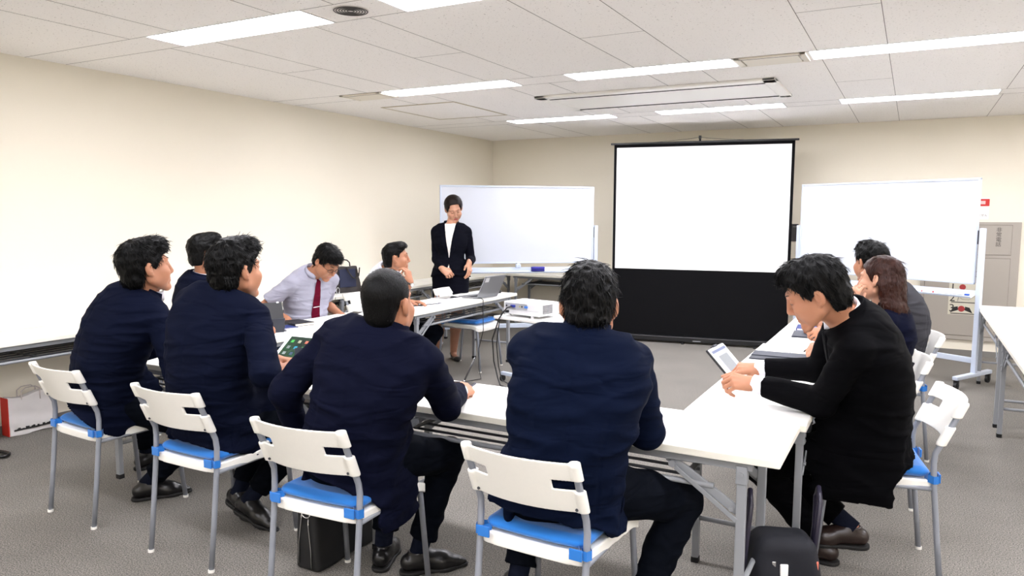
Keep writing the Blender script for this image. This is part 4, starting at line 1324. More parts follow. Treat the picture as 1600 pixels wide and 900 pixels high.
    if oc == 'shirt':
        v = Vol(lo, hi, .0055)
        v.loft(torso(secs, .006), .02)
        for (side, S0, E, W, hd) in arms:
            x0 = N-up*.045*s+sr*side*.075*s+cf*.015*s
            v.cap(x0, S0, .052*s, .056*s, k=.03)
            sl = sp.get('short', .75)
            e2 = S0+(E-S0)*sl; v.cap(S0, S0+(E-S0)*(sl+.2), .056*s, .064*s, k=.02, cut=[(e2, nv(E-S0))])
        v.cap(nb+up*.012*s, nb+up*.2*s, .060*s, .060*s, k=.012, op='-')
        v.displace(fold)
        jk = v.build('shirt', sp['jm'], body)
    # shirt collar (and shirt front under a jacket)
    if sp.get('shirt'):
        if oc == 'jacket':
            v = Vol(lo, hi, .0065)
            v.loft(torso(secs[1:], -.002), .02)
            v.cap(nb+up*.012*s, nb+up*.2*s, .060*s, .060*s, k=.012, op='-')
            sh = v.build('blouse' if fem else 'shirt', sp['shirt'], body)
            if not fem:
                for (side, S0, E, W, hd) in arms:
                    if sp.get('cuffs', True):
                        b = MB(); d = nv(W-E)
                        cb = sp.get('cuff_len', .012)
                        b.tube([tuple(W-d*.05*s), tuple(W-d*.02*s), tuple(W+d*cb*s)], [.036*s, .037*s, .036*s], 20)
                        b.build('shirt_cuff', sp['shirt'], sh)
        else: sh = jk
        if not fem:
            neck_ax = nv(hb-(nb-up*.02*s))
            ax = nv(up*.6+neck_ax*.4)
            ca0, ca1 = (-165, 165)
            collar_band('shirt_collar', nb+up*.006*s-cf*.002*s, ax, cf, .0650*s, .0605*s, .042*s, .004*s, ca0, ca1, sp['shirt'], sh, drop=.028*s, depth=1.0, tilt=.008*s)
    # trousers or skirt
    if sp.get('skirt'):
        v = Vol(lo, hi, .006)
        zt = sp['skirt']
        x = hr; y = hf
        v.loft([(P+np.array([0, 0, .05]), x, .172*s, y, .126*s), (P+np.array([0, 0, -.03]), x, .180*s, y, .132*s), (np.array([P[0], P[1], zt]), x, .172*s, y, .120*s)], .02)
        v.displace(lambda a, b_, c: .4*fold(a, b_, c))
        v.build('skirt', sp['jm'], body)
    elif sp.get('trousers'):
        v = Vol(lo, hi, .0062)
        v.cap(P-hr*.07*s, P+hr*.07*s, .122*s, k=.04)
        for (side, H0, K, An, toe) in legs:
            v.cap(H0, K, .094*s, .070*s, k=.03)
            cut = [(An+nv(K-An)*sp.get('ankle', .06)*s, -nv(K-An))]
            v.cap(K, An, .068*s, .052*s, k=.02, cut=cut)
        for ex in sp.get('trouser_extra', []):
            v.cap(ex[0], ex[1], ex[2], ex[3], k=ex[4])
        v.displace(fold)
        v.build('trousers', sp['trousers'], body)
        for (side, H0, K, An, toe) in legs:
            b = MB(); d = nv(K-An); b.tube([tuple(An-d*.02*s), tuple(An+d*.05*s), tuple(An+d*.13*s)], [.036*s, .038*s, .045*s], 16); b.build('sock', M_SOCK, body)
    for i, (side, H0, K, An, toe) in enumerate(legs):
        make_shoe(An, toe, s*sp.get('shoe_s', 1.0), sp.get('shoe', M_LEATH), body, sp.get('shoe_kind', 'oxford'), sp.get('shoe_up', ((0, 0, 1), (0, 0, 1)))[i])
    info = dict(body=body, nb=nb, up=up, cf=cf, sr=sr, arms=arms, legs=legs, P=P, N=N, T=T, HM=HM, spine=spine, s=s)
    return info

def wristwatch(info, k, face_m, strap_m, parent):
    side, S0, E, W, hd = info['arms'][k]; s = info['s']
    d = nv(W-E); dn = nv(np.asarray(hd[1])-d*(np.asarray(hd[1])@d)); x = np.cross(d, dn)
    c = W-d*.018*s
    b = MB(); pts = [c+np.cos(a)*x*.0335*s+np.sin(a)*dn*.0285*s for a in np.linspace(0, 2*math.pi, 20, endpoint=False)]
    b.tube([tuple(p) for p in pts], .0035, 8, closed=True, flat=2.4); r = b.build('wristwatch', strap_m, parent)
    b = MB(); o_ = c+dn*.033*s
    M = Matrix(((x[0], d[0], dn[0], o_[0]), (x[1], d[1], dn[1], o_[1]), (x[2], d[2], dn[2], o_[2]), (0, 0, 0, 1)))
    vs = b.disc((0, 0, 0), .0185, .008, seg=24); bmesh.ops.transform(b.bm, matrix=M, verts=vs); q = b.build('watch_case', M_CHROME, r)
    b = MB(); vs = b.disc((0, 0, .0045), .0155, .001, seg=24); bmesh.ops.transform(b.bm, matrix=M, verts=vs); b.build('dial', face_m, q)
    return r

def surface_strip(name, ob, pts, wid, outw, m, parent, grow=.003, thick=.003, n=14):
    """a strip of cloth laid on the surface of ob along a polyline (points, outward direction)"""
    from mathutils.bvhtree import BVHTree
    bv = BVHTree.FromPolygons([tuple(q.co) for q in ob.data.vertices], [tuple(q.vertices) for q in ob.data.polygons])
    b = MB(); rows = []; P_ = [np.asarray(p, float) for p in pts]; o = nv(outw)
    for i in range(n+1):
        t = i/n*(len(P_)-1); k = min(int(t), len(P_)-2); c = P_[k]+(P_[k+1]-P_[k])*(t-k)
        d = nv(P_[-1]-P_[0]); sd = nv(np.cross(d, o)); w_ = np.interp(i/n, [q[0] for q in wid], [q[1] for q in wid])
        row = []
        for e in (-1, -.4, .4, 1):
            st = c+sd*w_*e
            hit = bv.ray_cast(Vector(st+o*.3), Vector(-o), .6)
            p = hit[0] if hit[0] is not None else Vector(st)
            row.append(b.bm.verts.new(p+Vector(o)*grow))
        rows.append(row)
    for A_, B_ in zip(rows, rows[1:]):
        for j in range(3):
            f = b.bm.faces.new((A_[j], B_[j], B_[j+1], A_[j+1])); f.smooth = True
    bmesh.ops.solidify(b.bm, geom=list(b.bm.faces), thickness=thick)
    return b.build(name, m, parent)

def glasses(info, m):
    T = info['T']; b = MB()
    for q in (-1, 1):
        b.tube([tuple(T((q*.033+.023*math.cos(a), .104-.010*abs(q*.033+.023*math.cos(a))/.05, .010+.016*math.sin(a)))) for a in np.linspace(0, 2*math.pi, 18, endpoint=False)], .0019, 6, closed=True)
        b.tube([tuple(T((q*.056, .094, .014))), tuple(T((q*.074, .06, .016))), tuple(T((q*.080, .0, .016)))], .0018, 6)
    b.tube([tuple(T((-.010, .106, .014))), tuple(T((0, .110, .017))), tuple(T((.010, .106, .014)))], .0018, 6)
    return b.build('glasses', m, info['body'])
# joints of every seated or standing figure, metres in the room
POSES = {
 'far_left': dict(
  pel=(-3.52, 2.23, 0.585),
  neck=(-3.323, 2.306, 1.115),
  head=(-3.274, 2.312, 1.23),
  face=(0.305, 0.949, 0.08),
  shr=(1.009, -0.079, -0.03),
  hipr=(0.945, -0.171, 0.0),
  hunch=0.05,
  dr=(0, 0, -0.022),
  wl=(-3.304, 2.538, 0.847),
  el=(-3.401, 2.418, 0.756),
  hl=((0.433, 0.461, 0.6), (0.109, -0.623, 0.6), 'relaxed'),
  wr=(-3.156, 2.495, 0.767),
  er=(-2.958, 2.193, 0.689),
  hr=((0.601, 0.78, 0.0), (0.04, 0.136, 1.0), 'relaxed'),
  al=(-3.93, 2.72, 0.09),
  kl=(-3.8, 2.7, 0.7),
  tl=(-0.12, 0.958, 0.0),
  ar=(-3.48, 2.41, 0.09),
  kr=(-3.0, 2.65, 0.62),
  tr=(0.56, 0.814, 0.0),
 ),
 'second_left': dict(
  pel=(-2.71, 2.22, 0.585),
  neck=(-2.625, 2.198, 1.165),
  head=(-2.569, 2.238, 1.248),
  face=(0.089, 0.992, 0.03),
  shr=(1.008, 0.113, -0.05),
  hipr=(0.982, 0.076, 0.0),
  hunch=0.05,
  dr=(0, 0, -0.02),
  wl=(-2.526, 2.387, 0.847),
  el=(-2.886, 2.347, 0.696),
  hl=((0.744, 0.516, -0.15), (-0.136, 0.04, 1.0), 'curl'),
  wr=(-2.46, 2.304, 0.805),
  er=(-2.177, 2.05, 0.735),
  hr=((0.534, 0.8, 0.05), (0.502, -0.297, 0.9), 'curl'),
  al=(-2.9, 2.5, 0.12),
  kl=(-2.75, 2.9, 0.62),
  tl=(0.969, -0.215, -0.2),
  ar=(-2.77, 2.45, 0.12),
  kr=(-2.45, 2.8, 0.62),
  tr=(0.986, -0.035, -0.2),
 ),
 'third': dict(
  pel=(-1.84, 2.12, 0.585),
  neck=(-1.681, 2.128, 1.078),
  head=(-1.674, 2.142, 1.166),
  face=(-0.126, 0.989, 0.02),
  shr=(0.949, 0.263, -0.16),
  hipr=(0.985, 0.135, 0.0),
  hunch=0.035,
  wl=(-2.112, 2.128, 0.61),
  el=(-2.178, 1.879, 0.75),
  hl=((0.29, 0.725, -0.5), (-0.359, 0.033, 0.9), 'relaxed'),
  wr=(-1.683, 2.637, 0.738),
  er=(-1.547, 2.301, 0.759),
  hr=((-0.12, 0.958, 0.0), (0.399, 0.102, 0.9), 'fist'),
  al=(-1.93, 2.42, 0.09),
  kl=(-2.0, 2.8, 0.62),
  tl=(-0.364, 0.883, 0.0),
  ar=(-1.76, 2.44, 0.09),
  kr=(-1.6, 2.9, 0.78),
  tr=(0.693, 0.716, 0.0),
 ),
 'fourth': dict(
  pel=(-1.01, 2.22, 0.585),
  neck=(-0.916, 2.203, 1.113),
  head=(-0.929, 2.251, 1.193),
  face=(-0.383, 0.918, -0.16),
  shr=(0.918, 0.383, -0.01),
  hipr=(0.948, 0.285, 0.0),
  hunch=0.045,
  dr=(-0.029, 0.012, 0.0),
  wl=(-1.2, 2.64, 0.757),
  el=(-1.36, 2.3, 0.62),
  hl=((-0.164, 0.934, 0.0), (-0.223, -0.007, 0.9), 'relaxed'),
  wr=(-0.88, 2.69, 0.757),
  er=(-0.72, 2.38, 0.6),
  hr=((-0.692, 0.649, 0.0), (0.128, 0.183, 0.9), 'relaxed'),
  al=(-1.28, 2.42, 0.09),
  kl=(-1.3, 2.75, 0.62),
  tl=(-0.54, 0.788, 0.0),
  ar=(-0.8, 2.42, 0.09),
  kr=(-0.6, 2.8, 0.66),
  tr=(-0.32, 0.907, 0.0),
 ),
 'right_man': dict(
  pel=(-0.125, 3.39, 0.585),
  neck=(-0.195, 3.199, 1.116),
  head=(-0.319, 3.072, 1.195),
  face=(-0.938, -0.052, -0.48),
  fup=(-0.308, -0.166, 0.95),
  shr=(-0.188, 0.978, 0.05),
  hipr=(-0.032, 1.006, 0.0),
  hunch=0.045,
  wl=(-0.553, 3.197, 0.791),
  el=(-0.34, 3.18, 0.72),
  hl=((-0.907, -0.32, 0.1), (0.285, -0.528, 0.8), 'grip'),
  wr=(-0.6, 3.537, 0.79),
  er=(-0.312, 3.615, 0.614),
  hr=((-0.838, -0.51, 0.02), (0.258, -0.372, 0.9), 'point'),
  al=(-0.29, 3.37, 0.09),
  kl=(-0.7, 3.2, 0.6),
  tl=(-0.986, 0.035, 0.0),
  ar=(-0.176, 3.41, 0.165),
  kr=(-0.6, 3.5, 0.62),
  tr=(-0.925, -0.329, 0.0),
 ),
 'right_lady': dict(
  pel=(-0.16, 4.33, 0.585),
  neck=(-0.083, 4.379, 1.017),
  head=(-0.143, 4.339, 1.157),
  face=(-0.937, 0.346, -0.05),
  fup=(0.047, 0.082, 1.0),
  shr=(-0.103, 0.99, 0.0),
  hipr=(-0.032, 1.006, 0.0),
  hunch=0.04,
  wl=(-0.272, 4.177, 1.044),
  el=(-0.22, 3.916, 0.811),
  hl=((0.246, 0.133, 0.95), (-0.374, -0.885, 0.2), 'curl'),
  wr=(-0.38, 4.263, 0.809),
  er=(-0.229, 4.359, 0.734),
  hr=((-0.838, -0.51, -0.12), (0.166, -0.308, 0.9), 'pen'),
  al=(-0.35, 4.25, 0.09),
  kl=(-0.7, 4.2, 0.6),
  tl=(-0.982, -0.076, 0.0),
  ar=(-0.38, 4.45, 0.09),
  kr=(-0.7, 4.5, 0.6),
  tr=(-0.982, -0.076, 0.0),
 ),
 'right_far': dict(
  pel=(-0.1, 5.23, 0.585),
  neck=(-0.108, 5.318, 1.05),
  head=(-0.228, 5.212, 1.2),
  face=(-0.655, 0.749, -0.05),
  shr=(-0.103, 0.99, 0.0),
  hipr=(-0.032, 1.006, 0.0),
  hunch=0.09,
  wl=(-0.434, 5.075, 0.762),
  el=(-0.246, 5.023, 0.619),
  hl=((-0.931, -0.276, -0.1), (0.333, -0.616, 0.7), 'curl'),
  wr=(-0.508, 5.356, 0.779),
  er=(-0.215, 5.6, 0.524),
  hr=((-0.788, -0.54, 0.0), (0.095, -0.176, 0.95), 'curl'),
  al=(-0.3, 5.15, 0.09),
  kl=(-0.7, 5.1, 0.6),
  tl=(-0.982, -0.076, 0.0),
  ar=(-0.33, 5.35, 0.09),
  kr=(-0.7, 5.4, 0.6),
  tr=(-0.982, -0.076, 0.0),
 ),
 'left_hidden': dict(
  pel=(-4.25, 3.42, 0.585),
  neck=(-4.147, 3.307, 1.075),
  head=(-4.114, 3.343, 1.231),
  face=(0.374, 0.885, 0.0),
  shr=(0.949, -0.283, 0.0),
  hipr=(0.844, -0.51, 0.0),
  hunch=0.04,
  wl=(-3.878, 3.532, 0.762),
  el=(-4.219, 3.442, 0.592),
  hl=((0.934, 0.164, 0.0), (-0.048, 0.088, 1.0), 'relaxed'),
  wr=(-3.752, 3.309, 0.716),
  er=(-3.907, 3.041, 0.601),
  hr=((0.934, 0.164, 0.0), (0.048, -0.088, 1.0), 'relaxed'),
  al=(-3.95, 3.5, 0.09),
  kl=(-3.7, 3.6, 0.62),
  tl=(0.982, 0.076, 0.0),
  ar=(-3.95, 3.3, 0.09),
  kr=(-3.7, 3.3, 0.62),
  tr=(0.982, 0.076, 0.0),
 ),
 'grey_shirt': dict(
  pel=(-4.19, 4.33, 0.585),
  neck=(-4.082, 4.277, 1.057),
  head=(-3.911, 4.264, 1.128),
  face=(0.745, -0.075, -0.66),
  fup=(0.539, -0.05, 0.75),
  shr=(-0.256, -0.957, 0.0),
  hipr=(-0.035, -0.986, 0.0),
  hunch=0.04,
  wr=(-4.062, 3.999, 0.717),
  er=(-4.242, 3.957, 0.705),
  hr=((0.678, -0.202, -0.4), (0.128, 0.183, 0.9), 'relaxed'),
  wl=(-3.976, 4.52, 0.675),
  el=(-4.6, 4.65, 0.75),
  hl=((0.509, -0.521, -0.4), (0.128, 0.183, 0.9), 'relaxed'),
  al=(-3.95, 4.45, 0.09),
  kl=(-3.7, 4.5, 0.62),
  tl=(0.982, 0.076, 0.0),
  ar=(-3.95, 4.2, 0.09),
  kr=(-3.7, 4.2, 0.62),
  tr=(0.982, 0.076, 0.0),
 ),
 'white_shirt': dict(
  pel=(-4.13, 5.36, 0.585),
  neck=(-4.012, 5.088, 1.023),
  head=(-3.894, 5.106, 1.12),
  face=(0.773, 0.589, 0.03),
  fup=(-0.044, -0.024, 1.0),
  shr=(0.329, -0.925, 0.0),
  hipr=(0.076, -0.982, 0.0),
  hunch=0.07,
  wr=(-3.676, 5.009, 0.939),
  er=(-3.632, 4.935, 0.681),
  hr=((-0.267, -0.031, 0.95), (0.986, -0.035, 0.1), 'curl'),
  wl=(-3.862, 5.25, 0.731),
  el=(-4.017, 5.268, 0.616),
  hl=((0.839, 0.34, 0.0), (0.04, 0.136, 0.9), 'relaxed'),
  al=(-4.0, 5.5, 0.09),
  kl=(-3.9, 6.0, 0.62),
  tl=(0.982, 0.076, 0.0),
  ar=(-3.8, 5.15, 0.09),
  kr=(-3.5, 5.1, 0.66),
  tr=(0.982, 0.076, 0.0),
 ),
 'presenter': dict(
  pel=(-4.169, 6.377, 0.85),
  neck=(-4.23, 6.498, 1.394),
  head=(-4.187, 6.47, 1.553),
  face=(0.657, -0.668, -0.55),
  fup=(0.137, -0.38, 1.0),
  shr=(-0.91, -0.378, 0.0),
  hipr=(-0.886, -0.422, 0.0),
  hunch=-0.01,
  wr=(-4.138, 6.178, 0.956),
  er=(-4.748, 6.747, 1.025),
  hr=((0.755, 0.181, -0.55), (0.022, -0.67, 0.6), 'curl'),
  wl=(-3.919, 6.337, 1.013),
  el=(-4.368, 7.186, 1.067),
  hl=((0.237, -0.27, -0.93), (0.898, -0.083, 0.1), 'relaxed'),
  al=(-4.15, 6.4, 0.085),
  kl=(-3.498, 5.43, 0.576),
  tl=(0.736, -0.625, 0.0),
  ar=(-4.29, 6.32, 0.085),
  kr=(-3.617, 5.366, 0.575),
  tr=(0.628, -0.741, 0.0),
 ),
}
def flap(key, side, fwd, down, r0, r1, axis, th=.22, back=0.0, out=.15):
    # a jacket front or side falling from the hip
    q = POSES[key]; P = np.asarray(q['pel']); hr = nv(q['hipr']); f = np.array([-hr[1], hr[0], 0])
    a = P+hr*side*out+f*(fwd-back); a[2] = .60
    b = P+hr*side*(out+.01)+f*fwd; b[2] = down+r1*.6
    return (a, b, r0, r1, .03, axis if axis is not None else hr, th, down)
def cast(key, label, **kw):
    sp = dict(POSES[key]); sp.update(kw)
    if sp['outer'] == 'jacket' and 'vcut' not in sp: sp.update(vcut=(.38, .070), lapel=.055)
    return person(label, sp)
PF = cast('far_left', 'person in navy suit at far left, longish black hair, turned in profile to the right', outer='jacket', jm=M_NAVY, shirt=M_SHIRT, trousers=M_TROU, hair='full', seed=3, jacket_extra=[flap('far_left', 1, .08, .46, .12, .12, None), flap('far_left', -1, .02, .45, .10, .10, None)], s=1.03, sleeve_back=.01)
PS = cast('second_left', 'person in navy suit with hands clasped beside the white tablet', outer='jacket', jm=M_NAVY, shirt=M_SHIRT, trousers=M_TROU, hair='medium', seed=5, flaps=[(70, 108, .04, -.05)], jacket_extra=[flap('second_left', 1, .10, .43, .13, .13, None), flap('second_left', -1, .02, .44, .10, .11, None)], s=1.03, shoe_up=(D3(.75*.2, -.65*.2, .97), D3(.2, -.1, .97)))
PT = cast('third', 'person in navy suit with cropped hair, right fist on the table, left elbow out', outer='jacket', jm=M_NAVY2, shirt=M_SHIRT, trousers=M_TROU, hair='crew', seed=8, s=1.03, wrinkle=.0055, flaps=[(72, 112, .02, -.07)], jacket_extra=[flap('third', 1, .06, .33, .12, .15, None, out=.165), flap('third', -1, .02, .44, .10, .11, None)])
PB = cast('fourth', 'person in navy suit seen squarely from behind at the front table', outer='jacket', jm=M_NAVYB, shirt=M_SHIRT, trousers=M_TROU, hair='medium', hairp=dict(side=.034, nape=-.046, puff=.015), seed=11, s=1.06, wrinkle=.007, flaps=[(72, 112, .02, -.07)], jacket_extra=[flap('fourth', 1, .06, .44, .12, .14, None, out=.17), flap('fourth', -1, .02, .44, .10, .11, None)], bulk=.008, sleeve_back=.01)
PR = cast('right_man', 'person in black suit bending over a tablet at the right table', outer='jacket', jm=M_BLKS, shirt=M_SHIRT, trousers=M_BLKS, hair='medium', hairp=dict(side=.018, nape=-.08, front=.008), seed=14, s=1.05, flaps=[(-92, -62, .10, .02)], jacket_extra=[flap('right_man', -1, .05, .345, .15, .16, None, out=.165), flap('right_man', 1, .05, .40, .12, .14, None)], vcut=(.36, .075), lapel=.06, h=.0042, eyes='down', shoe=M_LEATHBR, sleeve_back=.03, cuff_len=.012, skin=M_SKIN)
PL = cast('right_lady', 'person with long brown half-tied hair, writing at the right table', outer='jacket', jm=M_NAVY2, shirt=M_BLOUSE, trousers=M_TROU, hair='long', hair_m=M_HAIRBR, female=True, seed=17, s=.97, skin=M_SKINL)
PG = cast('right_far', 'person in charcoal grey suit with a wristwatch, farthest on the right', outer='jacket', jm=M_GREYS, shirt=M_SHIRT, trousers=M_GREYS, hair='medium', seed=20, s=1.0)
PH = cast('left_hidden', 'person in navy suit mostly hidden behind another person, against the left wall', outer='jacket', jm=M_NAVY, shirt=M_SHIRT, trousers=M_TROU, hair='short', seed=23)
PGS = cast('grey_shirt', 'person in pale grey short-sleeved shirt and wine tie, head bowed, wearing glasses', outer='shirt', jm=M_SHIRTG, shirt=M_SHIRTG, trousers=M_TROU, hair='full', seed=26, eyes='down')
PW = cast('white_shirt', 'person in white short-sleeved shirt resting chin on hand, facing right', outer='shirt', jm=M_SHIRT, shirt=M_SHIRT, trousers=M_TROU, hair='short', seed=29)
PP = cast('presenter', 'person standing in dark skirt suit before the left whiteboard, looking down', outer='jacket', jm=M_LADY, shirt=M_BLOUSE, skirt=.56, female=True, hair='bun', hair_m=mat('dark_brown_hair', srgb(20, 12, 10), .45, spec=.14, bump=(160, .5, .004, (1.6, 1.6, .35))), seed=32, s=1.03, h=.0042, eyes='down', legk=.935, vcut=(.30, .062), lowv=.03, hem=0.02, tights=True, shoe_kind='pump', skin=M_SKINL, shw=.155, wrinkle=.0025)

# the wine tie with its clip, collar points and glasses
def _front(info, t, off=0.0): return info['spine'](t)+info['sr']*off
_sh = [c for c in PGS['body'].children if c.name.startswith('shirt')][0]
_o = PGS['cf']
tie = surface_strip('tie', _sh, [_front(PGS, .97), _front(PGS, .60), _front(PGS, .06)], [(0, .020), (.06, .017), (.12, .020), (.9, .042), (.97, .040), (1, .006)], _o, M_TIE, _sh, .006, .005, 22)
surface_strip('tie_clip', _sh, [_front(PGS, .485), _front(PGS, .470)], [(0, .030), (1, .030)], _o, M_CHROME, tie, .014, .003, 2)
for q in (-1, 1):
    surface_strip('collar_point', _sh, [_front(PGS, .99, q*.030), _front(PGS, .86, q*.062)], [(0, .036), (.6, .026), (1, .004)], _o, M_SHIRTG, _sh, .009, .004, 8)
surface_strip('shirt_pocket', _sh, [_front(PGS, .66, -.085), _front(PGS, .46, -.085)], [(0, .05), (1, .05)], _o, M_SHIRTG, _sh, .003, .003, 8)
surface_strip('button_placket', _sh, [_front(PGS, .95), _front(PGS, .05)], [(0, .016), (1, .016)], _o, M_SHIRTG, _sh, .0025, .002, 16)
glasses(PGS, mat('black_spectacle_frame', srgb(12, 12, 14), .3))
# ------------------------------------------------------------------ things on the tables and the floor
M_SCRN = mat('dark_screen', srgb(16, 20, 22), 0.12)
M_TABW = mat('white_tablet_glass', srgb(238, 238, 240), 0.2)
M_SILV = mat('silver_laptop_shell', srgb(150, 152, 156), 0.35, 0.6)
M_CREAM = mat('cream_pages', srgb(236, 226, 204), 0.8)
M_NAVYC = mat('blue_cover', srgb(40, 58, 120), 0.6)
M_BAGB = mat('black_nylon', srgb(12, 12, 13), 0.75, bump=(500, .3, .002))
M_BAGN = mat('navy_canvas', srgb(10, 13, 24), 0.8, bump=(300, .3, .002))
M_BROWNL = mat('dark_brown_leather', srgb(28, 20, 18), 0.45, bump=(120, .2, .002))

def plane_thing(o, C, xdir, up_, ):
    """orient o: local x along xdir, local z along up_"""
    x = Vector(xdir).normalized(); z = Vector(up_); z = (z-x*z.dot(x)).normalized(); y = z.cross(x)
    o.matrix_world = Matrix(((x.x, y.x, z.x, C[0]), (x.y, y.y, z.y, C[1]), (x.z, y.z, z.z, C[2]), (0, 0, 0, 1)))

def home_screen():
    m = bpy.data.materials.new('lit_wallpaper_screen'); m.use_nodes = True
    nt = m.node_tree; b = nt.nodes['Principled BSDF']; L = nt.links
    tc = nt.nodes.new('ShaderNodeTexCoord'); n = nt.nodes.new('ShaderNodeTexNoise'); n.inputs['Scale'].default_value = 9
    L.new(tc.outputs['Object'], n.inputs['Vector'])
    cr = nt.nodes.new('ShaderNodeValToRGB'); cr.color_ramp.elements[0].color = srgb(14, 30, 26); cr.color_ramp.elements[0].position = .35
    cr.color_ramp.elements[1].color = srgb(40, 78, 52); cr.color_ramp.elements[1].position = .75
    L.new(n.outputs['Fac'], cr.inputs[0]); L.new(cr.outputs[0], b.inputs['Base Color']); b.inputs['Roughness'].default_value = .12
    L.new(cr.outputs[0], b.inputs['Emission Color']); b.inputs['Emission Strength'].default_value = .10
    return m

# white tablet leaning on its folded cover, home screen lit
r = empty('tablet'); tag(r, 'white tablet with rows of app icons, standing on the front table beside clasped hands', 'tablet')
b = MB(); b.box((0, 0, -.008), (.31, .225, 0), .006, 3); b.build('bezel', M_TABW, r)
b = MB(); b.box((.024, .016, 0), (.286, .209, .0008)); sc = b.build('screen', home_screen(), r)
cols = [srgb(50, 140, 60), srgb(120, 140, 150), srgb(90, 100, 100), srgb(60, 70, 74), srgb(110, 120, 120), srgb(130, 130, 110), srgb(140, 130, 120), srgb(20, 120, 150), srgb(110, 40, 150), srgb(40, 60, 90), srgb(150, 70, 50), srgb(120, 120, 130)]
k = 0
for j in range(3):
    for i in range(5):
        c = cols[(k*5+j) % len(cols)]; k += 1
        b = MB(); x0, y0 = .045+i*.048, .165-j*.043
        b.box((x0, y0, .0009), (x0+.020, y0+.020, .0014), .0004)
        b.build('app_icon', mat('icon_%d' % ((k*5+j) % len(cols)), c, .3, emit=(c, .12)), sc)
for i in range(4):
    b = MB(); b.box((.085+i*.036, .024, .0009), (.107+i*.036, .044, .0014), .0004); b.build('dock_icon', mat('dock_blue', srgb(60, 90, 160), .3, emit=(srgb(60, 90, 160), .15)), sc)
b = MB(); b.bar((.155, .150, -.008), (.155, .070, -.093), .16, .004, (1, 0, 0), .001); b.build('folded_stand', M_SLATE, r)
xd = Vector((1, .041, 0)); nrm = Vector((.041, -1.0, 0))*.6+Vector((0, 0, .8))
plane_thing(r, (-2.945, 2.745, .714), xd, nrm)

# black tablet case standing with its back to the camera
r = empty('tablet_case'); tag(r, 'black tablet in folding case seen from behind on the left table', 'tablet')
b = MB(); b.box((-.135, -.004, .02), (.135, .004, .205), .003, 2, Matrix.Rotation(R(-22), 4, 'X')); b.build('case_back', mat('black_case', srgb(24, 25, 28), .5), r)
b = MB(); b.box((-.11, -.006, .0), (.11, .0, .105), .002, 2, Matrix.Translation((0, -.045, 0)) @ Matrix.Rotation(R(18), 4, 'X')); b.build('case_stand', M_SLATE, r)
b = MB(); b.box((-.135, -.03, 0), (.135, .16, .006), .002); b.build('keyboard_flap', M_SLATE, r)
for i, x in enumerate((-.105, -.065, -.025, .105)):
    b = MB(); b.box((x-.008, .066, .186), (x+.008, .071, .196), .001, 2); b.build('bright_spot', M_PAPER, r)
r.location = (-3.82, 3.56, TH); r.rotation_euler = (0, 0, R(62))

def book(name, label, cat, C, w, h, t, rz, cover, pages=None, group=None):
    r = empty(name, (C[0], C[1], C[2] if len(C) > 2 else TH), R(rz)); tag(r, label, cat, group)
    b = MB(); b.box((-w/2, -h/2, t*.15), (w/2-.004, h/2-.003, t*.82)); b.build('pages', pages or M_PAPER, r)
    b = MB(); b.box((-w/2-.004, -h/2-.003, t*.82), (w/2, h/2, t), .001); b.box((-w/2-.004, -h/2-.003, 0), (w/2, h/2, t*.15), .001); b.box((-w/2-.007, -h/2-.003, 0), (-w/2-.003, h/2, t), .001)
    b.build('cover', cover, r); return r
book('notebook', 'black closed notebook with cream pages on the left table behind the white tablet', 'notebook', (-3.905, 3.94), .15, .21, .022, 75, mat('black_cover', srgb(24, 24, 28), .5), M_CREAM)
book('notebook', 'thin blue notebook under the black notebook edge on the left table', 'notebook', (-3.86, 3.80), .10, .14, .006, 70, M_NAVYC)
def sheets(label, C, w, h, rz, n=1, name='paper_sheet', m=None):
    r = empty(name, (C[0], C[1], C[2] if len(C) > 2 else TH), R(rz)); tag(r, label, 'paper')
    b = MB()
    for i in range(n): b.box((-w/2+.002*i, -h/2+.003*i, .0008*i), (w/2+.002*i, h/2+.003*i, .0008*i+.0007))
    b.build('sheet', m or M_PAPER, r); return r
sheets('white paper with printed lines lying before the person with the wine tie', (-3.90, 4.37), .21, .297, 10, 3)
sheets('white paper on the left table just beyond the sheets before the wine tie', (-3.87, 4.72), .21, .297, -8, 2)
r = empty('phone', (-3.93, 4.60, TH), R(20)); tag(r, 'black phone on the left table between two papers', 'phone')
b = MB(); b.box((-.038, -.075, 0), (.038, .075, .008), .003); b.build('phone_body', M_BLACK, r)
b = MB(); b.box((-.034, -.070, .008), (.034, .070, .0085)); b.build('screen', M_SCRN, r)
# clipboard and papers by the elbow of the person in the white shirt
r = empty('clipboard', (-3.86, 5.40, TH), R(72)); tag(r, 'black clipboard with papers beside the elbow of the person in the white shirt', 'clipboard')
b = MB(); b.box((-.16, -.115, 0), (.16, .115, .005), .002); b.build('board', M_SLATE, r)
b = MB(); b.box((-.14, -.10, .005), (.13, .10, .008)); b.build('papers', M_PAPER, r)
b = MB(); b.box((-.155, -.04, .005), (-.125, .04, .018), .004); b.build('clip', M_CHROME, r)
r = empty('flat_tablet', (-3.90, 5.90, TH), R(80)); tag(r, 'flat dark tablet with white rim on the left table beside the laptop', 'tablet')
b = MB(); b.box((-.13, -.09, 0), (.13, .09, .007), .003); b.build('rim', M_TABW, r)
b = MB(); b.box((-.115, -.075, .007), (.115, .075, .0076)); b.build('screen', M_SCRN, r)

